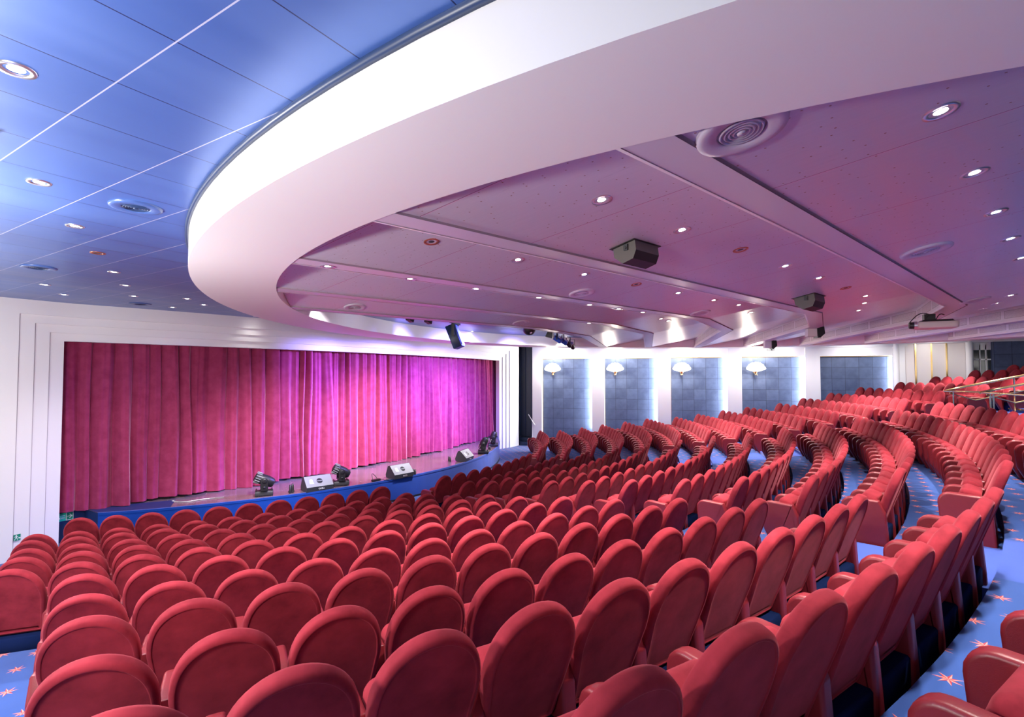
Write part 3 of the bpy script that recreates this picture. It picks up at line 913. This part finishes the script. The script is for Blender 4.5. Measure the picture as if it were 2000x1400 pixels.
# ------------------------------------------------------------------ ceiling loudspeakers
def ceiling_speaker(x, y, rot, sc, label):
    z, n = czn(x, y)
    o = empty('ceiling_speaker', (x, y, Z(z) - .012), label, 'speaker', 'loudspeakers let into the mauve ceiling', rot); o.scale = (sc,) * 3
    prof = [(-.20, .06), (-.22, -.10), (-.17, -.22), (.02, -.27), (.17, -.16), (.20, .06)]
    b = MB()
    for s_ in (-1, 1):
        P = [(s_ * .30, a, c) for a, c in prof]; b.face(P if s_ < 0 else P[::-1])
    for i in (0, 4, 5):
        p, q = prof[i], prof[(i + 1) % 6]; b.face([(-.30, *p), (.30, *p), (.30, *q), (-.30, *q)])
    b.build('speaker_cabinet', mat('dark taupe speaker housing', (.11, .10, .09), .5), o)
    b = MB()
    for i in (1, 2, 3):
        p, q = prof[i], prof[i + 1]; b.face([(-.298, *p), (.298, *p), (.298, *q), (-.298, *q)])
    b.build('speaker_grille', M['grille'], o)
    b = MB(); b.box((0, 0, .012), (.70, .46, .008), 0, Matrix.Rotation(-math.atan(.18), 3, 'X')); b.build('opening_shade_plate', M['black'], o)  # flat black plate paints the dark inside of the opening
    b = MB(); b.box((-.31, -.05, -.04), (.03, .07, .09)); b.lathe([(.02, 0), (.02, .03)], 0, 12, Matrix.Translation((-.34, -.05, -.05)) @ Matrix.Rotation(pi / 2, 4, 'Y')); b.build('speaker_bracket', M['dkgrey'], o)


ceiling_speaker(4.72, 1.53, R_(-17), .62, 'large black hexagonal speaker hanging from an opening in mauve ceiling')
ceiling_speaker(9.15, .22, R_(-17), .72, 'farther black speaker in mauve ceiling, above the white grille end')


def small_speaker(x, y, z, rot, label):
    o = empty('wall_speaker', (x, y, Z(z)), label, 'speaker', 'small speakers on the ceiling risers', rot)
    b = MB(); b.box((0, .10, 0), (.22, .22, .24), 0, None, (.8, .9)); b.build('speaker_bracket', M['white'], o)
    b = MB()
    prof = [(-.14, .13), (-.16, -.05), (-.06, -.15), (.0, -.15), (.0, .13)]
    for s_ in (-1, 1):
        P = [(s_ * .15, a, c) for a, c in prof]; b.face(P if s_ < 0 else P[::-1])
    for i in range(5):
        p, q = prof[i], prof[(i + 1) % 5]; b.face([(-.15, *p), (.15, *p), (.15, *q), (-.15, *q)])
    b.build('speaker_cabinet', M['black'], o)


small_speaker(19.3, 1.60, 1.03, R_(20), 'small black speaker under the white grille, over the dark way-out sign')
small_speaker(14.6, .22, 1.06, R_(20), 'small black speaker under the mauve corner, left of the projector')

# hanging blue speaker in front of the proscenium
o = empty('hanging_speaker', (11.2, 8.75, Z(1.46)), 'navy loudspeaker tilted down from ceiling before the proscenium', 'speaker', None, R_(22))
rx = Matrix.Rotation(R_(-22), 3, 'X')
b = MB()
ol = rounded_poly([(-.17, -.14, .03), (.17, -.14, .03), (.20, .12, .02), (-.20, .12, .02)], 3)
b.slab(ol, [(.012, -.33), (0, -.32), (0, .32), (.012, .33)], lambda u, v, t: tuple(rx @ Vector((u, v, t)) + Vector((0, 0, -.40)))); b.build('speaker_cabinet', M['navybox'], o)
b = MB(); b.box(rx @ Vector((-.02, -.147, 0)) + Vector((0, 0, -.40)), (.26, .02, .58), 0, rx); b.build('speaker_grille', mat('blue grey grille', (.045, .08, .17), .45), o)
b = MB(); b.box((0, 0, -.03), (.75, .10, .05)); b.box((-.21, .0, -.22), (.02, .08, .36)); b.box((.21, .0, -.22), (.02, .08, .36)); b.build('speaker_bracket', M['black'], o)
b = MB(); b.box(rx @ Vector((.0, -.158, -.25)) + Vector((0, 0, -.40)), (.07, .006, .022), 0, rx); b.build('badge', M['silver'], o)

# lamps behind the front ceiling edge
o = empty('ceiling_dome', (11.75, 6.70, Z(1.46)), 'black dome fitting below bluish ceiling behind the mauve edge', 'dome light')
b = MB(); b.lathe([(.17, 0), (.17, -.28), (.15, -.33), (.09, -.39), (.001, -.41)], 0, 28, None, False); b.build('dome_cover', M['black'], o)
b = MB(); b.lathe([(.03, .0), (.03, -.02), (.001, -.025)], 0, 16, Matrix.Translation((-.09, -.1, -.35)) @ Matrix.Rotation(R_(-40), 4, 'X'), False); b.build('dome_lens', M['silver'], o)
o = empty('hanging_flood_light', (13.0, 6.72, Z(1.44)), 'flat black flood lamp between the dome and the blue stage lamps', 'stage light', None, R_(20))
b = MB(); b.box((0, 0, -.28), (.34, .2, .20), 0, Matrix.Rotation(R_(15), 3, 'X'), (1, .6)); b.build('lamp_housing', M['black'], o)
b = MB(); b.box((-.18, 0, -.14), (.02, .05, .28)); b.box((.18, 0, -.14), (.02, .05, .28)); b.build('lamp_yoke', M['dkgrey'], o)


def par_can(x, y, z, yw, blue, label):
    o = empty('stage_spotlight', (x, y, Z(z)), label, 'stage light', 'stage lamps behind the mauve ceiling edge', yw)
    mx = Matrix.Translation((0, 0, -.20)) @ Matrix.Rotation(R_(-55), 4, 'X')
    b = MB(); b.lathe([(.001, -.16), (.05, -.15), (.07, -.10), (.075, .10)], 0, 20, mx, False); b.build('lamp_can', M['black'] if not blue else mat('blue lamp body', (.02, .10, .55), .35), o)
    b = MB(); b.lathe([(.075, .10), (.082, .11), (.078, .125), (.06, .115), (.001, .11)], 0, 20, mx, False); b.build('lamp_front', M['silver'], o)
    b = MB(); b.box((-.09, 0, -.10), (.012, .03, .22)); b.box((.09, 0, -.10), (.012, .03, .22)); b.box((0, 0, .0), (.19, .03, .012)); b.build('lamp_yoke', M['dkgrey'], o)


for i, (x, y, z, bl, w) in enumerate([(13.9, 6.95, 1.28, True, 'blue stage lamp, first of the row of four'), (14.4, 7.0, 1.25, True, 'blue stage lamp, second of the row of four'), (14.95, 7.08, 1.20, False, 'black stage lamp with silver rim, third of the row'), (15.5, 7.2, 1.17, False, 'black stage lamp with silver rim, last by the white facet')]):
    par_can(x, y, z, R_(20 + 25 * i), bl, w)
for k, (x, y) in enumerate([(9.2, 8.6), (9.75, 8.5)]):
    o = empty('track_fitting', (x - 1.0 * k * 0, y, Z(1.46)), ['small black bracket lamp at cove, nearer the ring edge', 'small black bracket lamp at cove, beside hanging speaker'][k], 'stage light', None)
    b = MB(); b.box((0, 0, -.02), (.36, .05, .03)); b.build('mount_bar', M['black'], o)
    b = MB(); b.box((.05, 0, -.10), (.16, .12, .12), 0, Matrix.Rotation(R_(20), 3, 'Y')); b.build('lamp_housing', M['black'], o)

# ------------------------------------------------------------------ projector
o = empty('projector', (11.75, -1.62, Z(1.10)), 'white ceiling projector on a black mount below mauve corner', 'projector', None, R_(4))
b = MB(); ol = rounded_poly([(-.26, -.34, .08), (.26, -.34, .08), (.24, .24, .03), (-.24, .24, .03)], 4)
b.slab(ol, [(.02, -.27), (.006, -.262), (0, -.23), (0, -.17), (.02, -.155)], lambda u, v, t: (u, v, t)); b.build('projector_body', mat('pale projector shell', (.72, .66, .62), .35), o)
b = MB(); b.box((0, -.05, -.14), (.40, .48, .04), 0, None, (.85, .85)); b.box((0, 0.04, -.07), (.16, .16, .12)); b.build('ceiling_mount', M['black'], o)
b = MB(); b.lathe([(.062, 0), (.062, .10), (.05, .115), (.001, .10)], 0, 24, Matrix.Translation((-.12, .24, -.21)) @ Matrix.Rotation(-pi / 2, 4, 'X'), False); b.build('projector_lens', M['black'], o)
b = MB(); b.lathe([(.072, .0), (.072, .05)], 0, 24, Matrix.Translation((-.12, .235, -.21)) @ Matrix.Rotation(-pi / 2, 4, 'X'), False); b.build('lens_collar', M['silver'], o)
b = MB()
for (y0, y1, hh) in ((.34, .02, .10), (.14, -.02, .06), (-.02, -.16, .07)):
    b.tube([(-.1 * k_, y0 + (y1 - y0) * t, -.16 + .12 * (t) + hh * sin(pi * t)) for k_ in (.9,) for t in [i / 10 for i in range(11)]], .008, 0, 8)
b.build('projector_cable', M['black'], o)

# ------------------------------------------------------------------ moving head lamps on the stage
def moving_head(x, y, rotz, pitch, label, fin=True):
    o = empty('moving_head_lamp', (x, y, SZ), label, 'stage light', 'moving head lamps on the stage edge', rotz)
    b = MB(); ol = rounded_poly([(-.13, -.20, .02), (.13, -.20, .02), (.13, .20, .02), (-.13, .20, .02)], 3)
    b.slab(ol, [(.012, .015), (0, .025), (0, .115), (.012, .125)], lambda u, v, t: (u, v, t))
    for sx in (-.09, .09):
        for sy in (-.16, .16): b.box((sx, sy, .01), (.04, .04, .02))
    base = b.build('lamp_base', M['dkgrey'], o)
    b = MB(); b.box((0, -.17, .14), (.24, .03, .03)); b.box((0, .17, .14), (.24, .03, .03)); b.build('carry_handle', M['black'], base)
    b = MB()
    for s_ in (-1, 1):
        ol = rounded_poly([(-.085, .14, .02), (.085, .14, .02), (.08, .45, .075), (-.08, .45, .075)], 6)
        b.slab(ol, bevel_layers(-.024, .024, .01, 2), lambda u, v, t: (s_ * .165 + t, u, v))
        b.lathe([(.055, 0), (.055, .012), (.04, .016), (.001, .016)], 0, 24, Matrix.Translation((s_ * .187, 0, .375)) @ Matrix.Rotation(s_ * pi / 2, 4, 'Y'), False)
        b.lathe([(.03, 0), (.03, .01), (.001, .012)], 0, 18, Matrix.Translation((s_ * .187, 0, .22)) @ Matrix.Rotation(s_ * pi / 2, 4, 'Y'), False)
    b.box((0, 0, .165), (.34, .15, .06)); b.lathe([(.10, .12), (.10, .14)], 0, 28)
    b.build('yoke', M['black'], o)
    mx = Matrix.Translation((0, 0, .375)) @ Matrix.Rotation(R_(pitch), 4, 'X') @ Matrix.Rotation(-pi / 2, 4, 'X')
    b = MB(); b.lathe([(.001, -.235), (.085, -.225), (.115, -.20), (.125, -.10), (.135, .0), (.13, .10), (.11, .20), (.095, .225)], 0, 32, mx, False)
    hd = b.build('lamp_head', M['black'], o)
    b = MB(); b.lathe([(.095, .225), (.09, .235), (.082, .215), (.001, .21)], 0, 28, mx, False); b.build('front_lens', M['glassdk'], hd)
    b = MB()
    for k in range(14):
        a = 2 * pi * k / 14
        b.box(mx @ Vector((.125 * cos(a), .125 * sin(a), -.15)), (.034, .014, .12), 0, mx.to_3x3() @ Matrix.Rotation(a, 3, 'Z'))
    b.build('cooling_fin', M['grey'] if fin else M['silver'], hd)


moving_head(7.52, 11.72, R_(-122), -25, 'black moving head lamp nearest the near end of stage')
moving_head(9.28, 11.06, R_(-120), -28, 'black moving head lamp beside the pale wedge monitor')
moving_head(15.75, 10.95, R_(-150), 62, 'black moving head lamp, nearer of the far pair', False)
moving_head(17.55, 11.72, R_(-140), 70, 'black moving head lamp, last by the white pilasters', False)


# ------------------------------------------------------------------ wedge monitors
def monitor(x, y, rotz, label):
    o = empty('stage_monitor', (x, y, SZ), label, 'speaker', 'wedge monitors along the stage edge', rotz)
    prof = [(.19, .015), (.21, .10), (.11, .35), (.02, .36), (-.21, .125), (-.18, .0)]
    b = MB()
    for s_ in (-1, 1):
        P = [(s_ * .34, a, c) for a, c in prof]; b.face(P if s_ < 0 else P[::-1])
    for i in (0, 1, 2, 4, 5):
        p, q = prof[i], prof[(i + 1) % 6]; b.face([(-.34, *p), (-.34, *q), (.34, *q), (.34, *p)][::-1])
    b.build('speaker_cabinet', M['dkgrey'], o)
    b = MB(); p, q = prof[3], prof[4]; b.face([(-.34, *p), (-.34, *q), (.34, *q), (.34, *p)]); b.build('front_baffle', M['grey'], o)
    d = Vector((0, p[0] - q[0], p[1] - q[1])).normalized(); nn = Vector((0, -d.z, d.y)); mid = Vector((0, (p[0] + q[0]) / 2, (p[1] + q[1]) / 2))
    fm_ = lambda u, v, t: mid + Vector((u, 0, 0)) + d * v + nn * t
    b = MB(); P = [(.075 * cos(a), .075 * sin(a)) for a in [2 * pi * k / 28 for k in range(28)]]; b.face([fm_(u + .02, v, .003) for u, v in P]); b.build('handle_cup', M['black'], o)
    b = MB(); b.face([fm_(u + .02, v, .006) for u, v in ((-.072, -.010), (.072, -.010), (.072, .012), (-.072, .012))]); b.build('handle_bar', M['grey'], o)
    b = MB(); b.face([fm_(u, v, .004) for u, v in ((-.24, -.06), (-.14, -.07), (-.155, .065), (-.225, .06))]); b.build('side_plate', M['signw'], o)
    b = MB()
    for u in (-.035, .02, .06): b.lathe([(.024, 0), (.024, .006), (.016, .006), (.016, .001)], 0, 18, Matrix.Translation((u + .02, -.200, .065)) @ Matrix.Rotation(pi / 2 - .24, 4, 'X'), False)
    b.build('connector_socket', M['silver'], o)


monitor(8.60, 11.14, R_(-16), 'pale wedge monitor between the two near moving heads')
monitor(10.91, 10.50, R_(-8), 'grey wedge monitor with cables, middle of the stage edge')
monitor(14.21, 10.66, R_(14), 'grey wedge monitor farthest along the stage edge')

# small stage bits
def clampset(x, y, rotz, label, tall):
    o = empty('cable_connector', (x, y, SZ), label, 'connector', 'black connectors on the stage edge', rotz)
    b = MB()
    for u in (-.05, .06): b.lathe([(.032, 0), (.032, tall), (.024, tall + .01), (.024, tall + .05), (.001, tall + .052)], 0, 18, Matrix.Translation((u, .03 * u / .05, 0)), False)
    b.build('connector_body', M['black'], o)
    b = MB(); b.box((0, 0, .035), (.14, .05, .05)); b.build('connector_block', M['dkgrey'], o)


clampset(8.04, 11.40, 0, 'pair of small black posts between near lamp and monitor', .16)
clampset(11.42, 10.42, .6, 'black connector block at the right of middle monitor', .10)
clampset(13.78, 10.98, .4, 'black connector block at the left of farthest monitor', .10)
clampset(16.75, 11.35, .4, 'black connector block between the far moving heads', .08)
o = empty('cable_box', (10.15, 10.66, SZ), 'small black cable box with loose lead near stage centre', 'cable box')
b = MB(); b.box((0, 0, .03), (.26, .10, .05)); b.build('box_body', M['black'], o)
b = MB(); b.tube([(-.1 + .3 * t, .02 + .12 * sin(5 * t), .03 + .16 * sin(pi * min(1, t * 1.6)) * (1 if t < .62 else 0)) for t in [i / 24 for i in range(25)]], .008, 0, 6); b.build('lead', M['black'], o)
b = MB(); pts = [(10.3, 10.52), (10.45, 10.42), (10.6, 10.40), (10.8, 10.36), (11.0, 10.30), (11.2, 10.36), (11.4, 10.40)]
b.tube([(x, y, SZ + .012) for x, y in pts], .010, 0, 8); b.build('stage_cable', M['black'], None, 'black cable lying along the stage edge by middle monitor', 'cable')
b = MB(); b.tube([(6.05, 12.98, SZ + .012), (6.1, 12.75, SZ + .012), (6.25, 12.6, SZ + .012), (6.5, 12.55, SZ + .012), (6.9, 12.35, SZ + .012)], .010, 0, 8); b.build('stage_cable', M['silver'], None, 'pale cable lying on the stage floor by navy hatch', 'cable')

# ------------------------------------------------------------------ signs
def text_mesh(s, size, mat_, parent, loc, rotz, name='lettering'):
    cu = bpy.data.curves.new('lettering', 'FONT'); cu.body = s; cu.size = size; cu.extrude = .001; cu.align_x = 'CENTER'; cu.align_y = 'CENTER'
    t = bpy.data.objects.new('tmp', cu); COL.objects.link(t)
    dg = bpy.context.evaluated_depsgraph_get(); me = bpy.data.meshes.new_from_object(t.evaluated_get(dg)); bpy.data.objects.remove(t)
    me.transform(Matrix.Rotation(pi / 2, 4, 'X')); me.materials.clear(); me.materials.append(mat_)
    o = link(name, me, parent, loc=loc); return o


def flat(b, pts, y, mi=0): b.face([(x, y, z) for x, z in pts], mi)


def arrow(b, cx, cz, s, y, sgn=1):
    flat(b, [(cx - s * sgn, cz - .12 * s), (cx + .5 * s * sgn, cz - .12 * s), (cx + .5 * s * sgn, cz + .12 * s), (cx - s * sgn, cz + .12 * s)], y)
    for q in (1, -1):
        flat(b, [(cx + s * sgn, cz), (cx + .1 * s * sgn, cz + q * .95 * s), (cx - .25 * s * sgn, cz + q * .95 * s), (cx + .55 * s * sgn, cz)], y)


o = empty('exit_sign', (4.39, 13.885, Z(-3.11)), 'green and white EXIT sign with arrow below near curtain corner', 'sign')
b = MB(); b.box((-.062, 0, .09), (.118, .012, .165)); b.build('exit_plate', mat('bright green sign', (.02, .62, .36), .4), o)
b = MB(); b.box((.062, 0, .095), (.125, .012, .175)); b.build('arrow_plate', M['signw'], o)
b = MB(); b.box((.062, -.004, .095), (.105, .010, .150)); b.build('arrow_field', M['green'], o)
b = MB(); arrow(b, .062, .095, .045, -.011); b.build('arrow', M['signw'], o)
text_mesh('EXIT', .052, M['signw'], o, (-.062, -.009, .07), 0)
b = MB(); flat(b, [(-.11, .118), (-.014, .118), (-.014, .124), (-.11, .124)], -.008); b.build('sign_line', M['signw'], o)

o = empty('exit_sign', (3.475, 13.33, Z(-3.18)), 'green running figure sign low on white proscenium', 'sign')
b = MB(); b.box((0, 0, .055), (.10, .010, .115)); b.build('sign_plate', M['green'], o)
b = MB()
q = -.008
flat(b, [(-.012 + .011 * cos(2 * pi * k / 12), .094 + .011 * sin(2 * pi * k / 12)) for k in range(12)], q)
for P in ([(-.025, .082), (.0, .082), (-.004, .048), (-.022, .048)], [(-.022, .05), (-.012, .05), (-.034, .008), (-.046, .010)], [(-.014, .05), (-.003, .05), (.012, .026), (.003, .022)], [(.003, .028), (.012, .026), (.006, .004), (-.003, .006)], [(-.024, .080), (-.04, .060), (-.046, .064), (-.028, .084)], [(.0, .080), (.018, .066), (.014, .060), (-.004, .072)], [(.02, .058), (.05, .052), (.05, .030), (.02, .034)]):
    flat(b, P, q)
b.build('running_figure', M['signw'], o)

o = empty('exit_sign', (20.45, 13.52, Z(-3.10)), 'small green sign behind the last moving head lamp', 'sign')
b = MB(); b.box((0, 0, .08), (.13, .012, .16)); b.build('sign_plate', M['green'], o)
b = MB(); arrow(b, 0, .08, .045, -.008, -1); b.build('arrow', M['signw'], o)

c = wp(10.95, -.008, 1.13); o = empty('exit_sign', c, 'small dark way out sign on the white header over fourth bay', 'sign', None, atan2(WN.y, WN.x) + pi / 2 - pi)
o.rotation_euler.z = atan2(WT.y, WT.x)
b = MB(); b.box((0, .0, .0), (.30, .012, .085)); b.build('sign_plate', M['black'], o)
b = MB(); arrow(b, .10, 0, .028, -.008)
for u in (-.115, -.08, -.045, -.01): flat(b, [(u - .010, -.018), (u + .012, -.018), (u + .012, .018), (u - .010, .018)], -.008)
b.build('sign_print', M['signw'], o)

# ------------------------------------------------------------------ wall sconces
for i, (s, w) in enumerate(((1.03, 'first bay, nearest the stage'), (4.10, 'second bay from the stage'), (7.17, 'third bay from the stage'), (10.35, 'fourth bay from the stage'))):
    p = wp(s, .26, .16); o = empty('wall_sconce', p, f'fan shaped lit glass wall lamp with brass foot, {w}', 'wall lamp', 'fan shaped wall lamps', atan2(WT.y, WT.x)); o.scale = (1.35, 1.35, 1.35)
    # local: x along the wall, -y into the room
    b = MB(); b.lathe([(.07, 0), (.07, .02), (.05, .03), (.001, .03)], 0, 24, Matrix.Rotation(pi / 2, 4, 'X'), False); b.box((0, -.05, -.01), (.03, .10, .03))
    b.lathe([(.001, -.12), (.03, -.10), (.045, -.04), (.055, .0)], 0, 20, Matrix.Translation((0, -.10, 0)), False); b.build('lamp_foot', M['brass'], o)
    for k in range(7):
        a = R_(-66 + 22 * k); b = MB()
        ol = rounded_poly([(-.022, .02, .0), (.022, .02, .0), (.062, .32, .05), (-.062, .32, .05)], 5)
        b.slab(ol, [(.006, -.008), (0, -.003), (0, .003), (.006, .008)], lambda u, v, t: (u * cos(a) + v * sin(a), -.11 - .03 * cos(a) - t - v * .12, -u * sin(a) + v * cos(a)))
        b.build('glass_petal', M['shade'], o)
    b = MB()
    for u in (-.03, 0, .03): b.lathe([(.001, -.02), (.008, -.01), (.008, .01), (.001, .02)], 0, 10, Matrix.Translation((u, -.13, -.11)), False)
    b.build('bead_drop', M['brass'], o)

# ------------------------------------------------------------------ rails
o = empty('handrail', (22.35, 12.9, 0), 'slim white handrail at dark recess by first wall bay', 'handrail')
q = Vector((22.35, 12.9, 0))
b = MB(); b.tube([(v - q) for v in (Vector((22.44, 12.85, Z(-1.98))), Vector((22.50, 12.50, Z(-2.52))))], .022); b.build('grip_rail', M['steel'], o)
b = MB(); b.tube([(v - q) for v in (Vector((22.48, 12.64, .36)), Vector((22.48, 12.64, Z(-2.28))))], .014); b.build('rail_post', M['steel'], o)

bk = Vector((sin(R_(15)), -cos(R_(15)), 0))
A = Vector((19.1, -2.9, Z(-.455))); B = Vector((17.9, -3.45, Z(-.455)))
fz = FLOOR[13]
for nm, P0_, lab in (('a', A, 'far brass stair rail at head of far aisle'), ('b', B, 'near brass stair rail at head of far aisle')):
    o = empty('stair_rail', (P0_.x, P0_.y, fz), lab, 'handrail', 'brass stair rails')
    q = Vector((P0_.x, P0_.y, fz))
    P = [P0_, P0_ + bk * .45 + Vector((0, 0, .12)), P0_ + bk * 3.6 + Vector((0, 0, .86))]
    b = MB(); b.tube([p - q for p in P], .034, 0, 12); b.build('grip_rail', M['brass'], o)
    b = MB(); P2 = [p - Vector((0, 0, .38)) for p in P[1:]]; b.tube([P0_ + bk * .1 - Vector((0, 0, .06)) - q, P2[0] - q + bk * .25, P2[1] - q], .018, 0, 10); b.build('lower_rail', M['brass'], o)
    for d in (.18, 1.6, 3.0):
        top_ = P0_ + bk * d + Vector((0, 0, .05 if d < .3 else .12 + (d - .45) * .235)); b = MB()
        zf = min(FLOOR[17], fz + max(0, (d - .5)) * .22)
        b.tube([Vector((top_.x, top_.y, zf)) - q, top_ - q], .022, 0, 10); b.build('rail_post', M['brass'], o)
o = empty('barrier_rail', (B.x, B.y, fz), 'horizontal brass barrier bar closing the head of far aisle', 'barrier'); q = Vector((B.x, B.y, fz))
b = MB(); b.tube([A - q - bk * .03, B - q - bk * .03], .024, 0, 12); b.build('bar', M['brass'], o)
b = MB(); b.tube([B - q - bk * .03 , B - q - bk * .03 + Vector((-1.6, -.5, 0)) * 0 + Vector((.02, 0, -.02))], .03, 0, 12); b.build('bar_end', M['brass'], o)
o = empty('barrier_rail', (B.x, B.y, fz), 'brass guard rail behind thirteenth row of the middle block', 'barrier')
b = MB(); pts = []
for k in range(9):
    a = R_(13.0 - 1.6 * k); R = hypot(B.x - CX, CY - B.y); pts.append(Vector((CX + R * sin(a), CY - R * cos(a), Z(-.455))) - q)
b.tube(pts, .024, 0, 12); b.build('bar', M['brass'], o)
for k in (1, 4, 7):
    b = MB(); b.tube([pts[k], Vector((pts[k].x, pts[k].y, 0))], .02, 0, 10); b.build('rail_post', M['brass'], o)

# ------------------------------------------------------------------ lights
def lamp(kind, name, loc, energy, col=(1, .95, .88), aim=None, size=.1, spot=70, blend=.6, sy=None):
    l = bpy.data.lights.new(name, kind); l.energy = energy; l.color = col
    o = bpy.data.objects.new(name, l); COL.objects.link(o); o.location = loc
    if aim is not None: o.rotation_euler = (Vector(aim) - Vector(loc)).to_track_quat('-Z', 'Y').to_euler()
    if kind == 'SPOT': l.spot_size = R_(spot); l.spot_blend = blend; l.shadow_soft_size = size
    if kind == 'POINT': l.shadow_soft_size = size
    if kind == 'AREA':
        l.size = size
        if sy: l.shape = 'RECTANGLE'; l.size_y = sy
    return o


for x, y, z, bl in SPOTS:
    lamp('SPOT', 'downlight_and_fill_beam', (x, y, Z(z) - .05), 340 if not bl else (150 if y < 11.5 else 14), (1, .93, .87), (x, y, 0), .05, 88 if not bl else 125, .9)
for x, y, z, bl in SPOTS:                         # the far half of the mauve ceiling carries the same lamps, hidden above its risers
    if not bl and x < 8.5: lamp('SPOT', 'downlight_and_fill_beam', (2 * CX - x, y, Z(z) - .05), 340, (1, .93, .87), (2 * CX - x, y, 0), .05, 88, .9)
for x, y in ((19.5, -1.6), (21.3, -1.2), (16.6, -2.6), (22.3, -3.3), (19.6, -4.0), (20, -5.4), (17.5, -5.0)):  # added spots without fittings, to brighten the far rear rows
    lamp('SPOT', 'downlight_and_fill_beam', (x, y, Z(1.05)), 480, (1, .93, .87), (x, y, 0), .05, 100, .9)
for s in (1.03, 4.10, 7.17, 10.35):
    p = wp(s, -.12, .45); lamp('POINT', 'sconce_glow', p, 180, (1, .88, .72), None, .12)
    m_ = Vector((2 * CX - p.x, p.y, p.z))
    lamp('POINT', 'sconce_glow', m_ - Vector((0, 0, .3)), {1.03: 50, 4.10: 110, 7.17: 520, 10.35: 330}[s], (1, .95, .92), None, .15)
for s0, s1 in bays:
    lamp('AREA', 'cove_light', wp(s1 - .015, .17, -.9), 130, (.90, .95, 1), wp(s1 - 1.2, .29, -.9), .05, sy=3.4)
    lamp('AREA', 'header_cove', wp((s0 + s1) / 2, .12, 1.19), 60, (.95, .97, 1), wp((s0 + s1) / 2, .16, .0), s1 - s0, sy=.05)
for s in (1.8, 4.9, 8.0, 11.1, 14.3):  # added spots with no lamp bodies, lifting the white wall bays
    p = wp(s, -1.9, 1.40); lamp('SPOT', 'added_wall_wash', p, 260, (1, .97, .95), wp(s, .1, -.6), .06, 120, .9)
lamp('SPOT', 'added_wall_wash', (25.3, -3.6, Z(1.38)), 110, (1, .95, .90), (27, -3.7, Z(-.4)), .06, 120, .9)  # one more added spot, unseen, to brighten the cream rear panels
# violet and pink stage wash on the curtain
for x, tx, e in ((12.0, 8.8, 7500), (15.0, 11.8, 9800), (12.5, 15.0, 8600), (15.0, 17.2, 5200)):
    lamp('SPOT', 'violet_wash', (x, 7.9, Z(1.25)), e, (.27, .22, 1), (tx, 12.5, Z(-.9)), .2, 52, 1)
for x, tx, e in ((6.5, 8.6, 2300), (10.0, 12.0, 3600), (17.5, 15.2, 3000)):
    lamp('SPOT', 'pink_wash', (x, 8.2, Z(1.2)), e, (1, .92, 1), (tx, 12.4, Z(-2.5)), .3, 62, 1)
# cove behind the front of the ring
for k in range(5):
    a = R_(115 - 13 * k); x, y = CX + 8.6 * cos(a), RY + 8.3 * sin(a)
    lamp('SPOT', 'ring_cove', (x, y, Z(1.3)), 38, (.80, .83, 1), (CX + 10 * cos(a), RY + 9.6 * sin(a), Z(1.28)), .5, 140, 1)

wd = bpy.data.worlds.new('world'); scn.world = wd; wd.use_nodes = True
N, L = wd.node_tree.nodes, wd.node_tree.links; bg = N['Background']; g = NG(N, L)
# the unbuilt side and rear of the hall: a bright white wall on the near side, a dim rear
tc = N.new('ShaderNodeTexCoord'); sp = N.new('ShaderNodeSeparateXYZ'); L.new(tc.outputs['Generated'], sp.inputs[0])
side = g.m('POWER', g.m('MAXIMUM', g.m('MULTIPLY', sp.outputs[0], -1.0), 0.0), 4.0)
bg.inputs['Color'].default_value = (1, .96, .96, 1)
mr = N.new('ShaderNodeMapRange'); mr.interpolation_type = 'SMOOTHSTEP'; mr.inputs['From Min'].default_value = -.22; mr.inputs['From Max'].default_value = .02; L.new(sp.outputs[2], mr.inputs['Value'])
L.new(g.m('ADD', .06, g.m('MULTIPLY', g.m('MULTIPLY', side, mr.outputs[0]), 2.4)), bg.inputs['Strength'])

vs = scn.view_settings
vs.view_transform = 'Standard'; vs.look = 'None'; vs.gamma = 1; vs.exposure = 0; vs.use_curve_mapping = False
scn.cycles.use_denoising = True
scn.cycles.max_bounces = 6; scn.cycles.diffuse_bounces = 4; scn.cycles.glossy_bounces = 3
scn.cycles.sample_clamp_indirect = 8
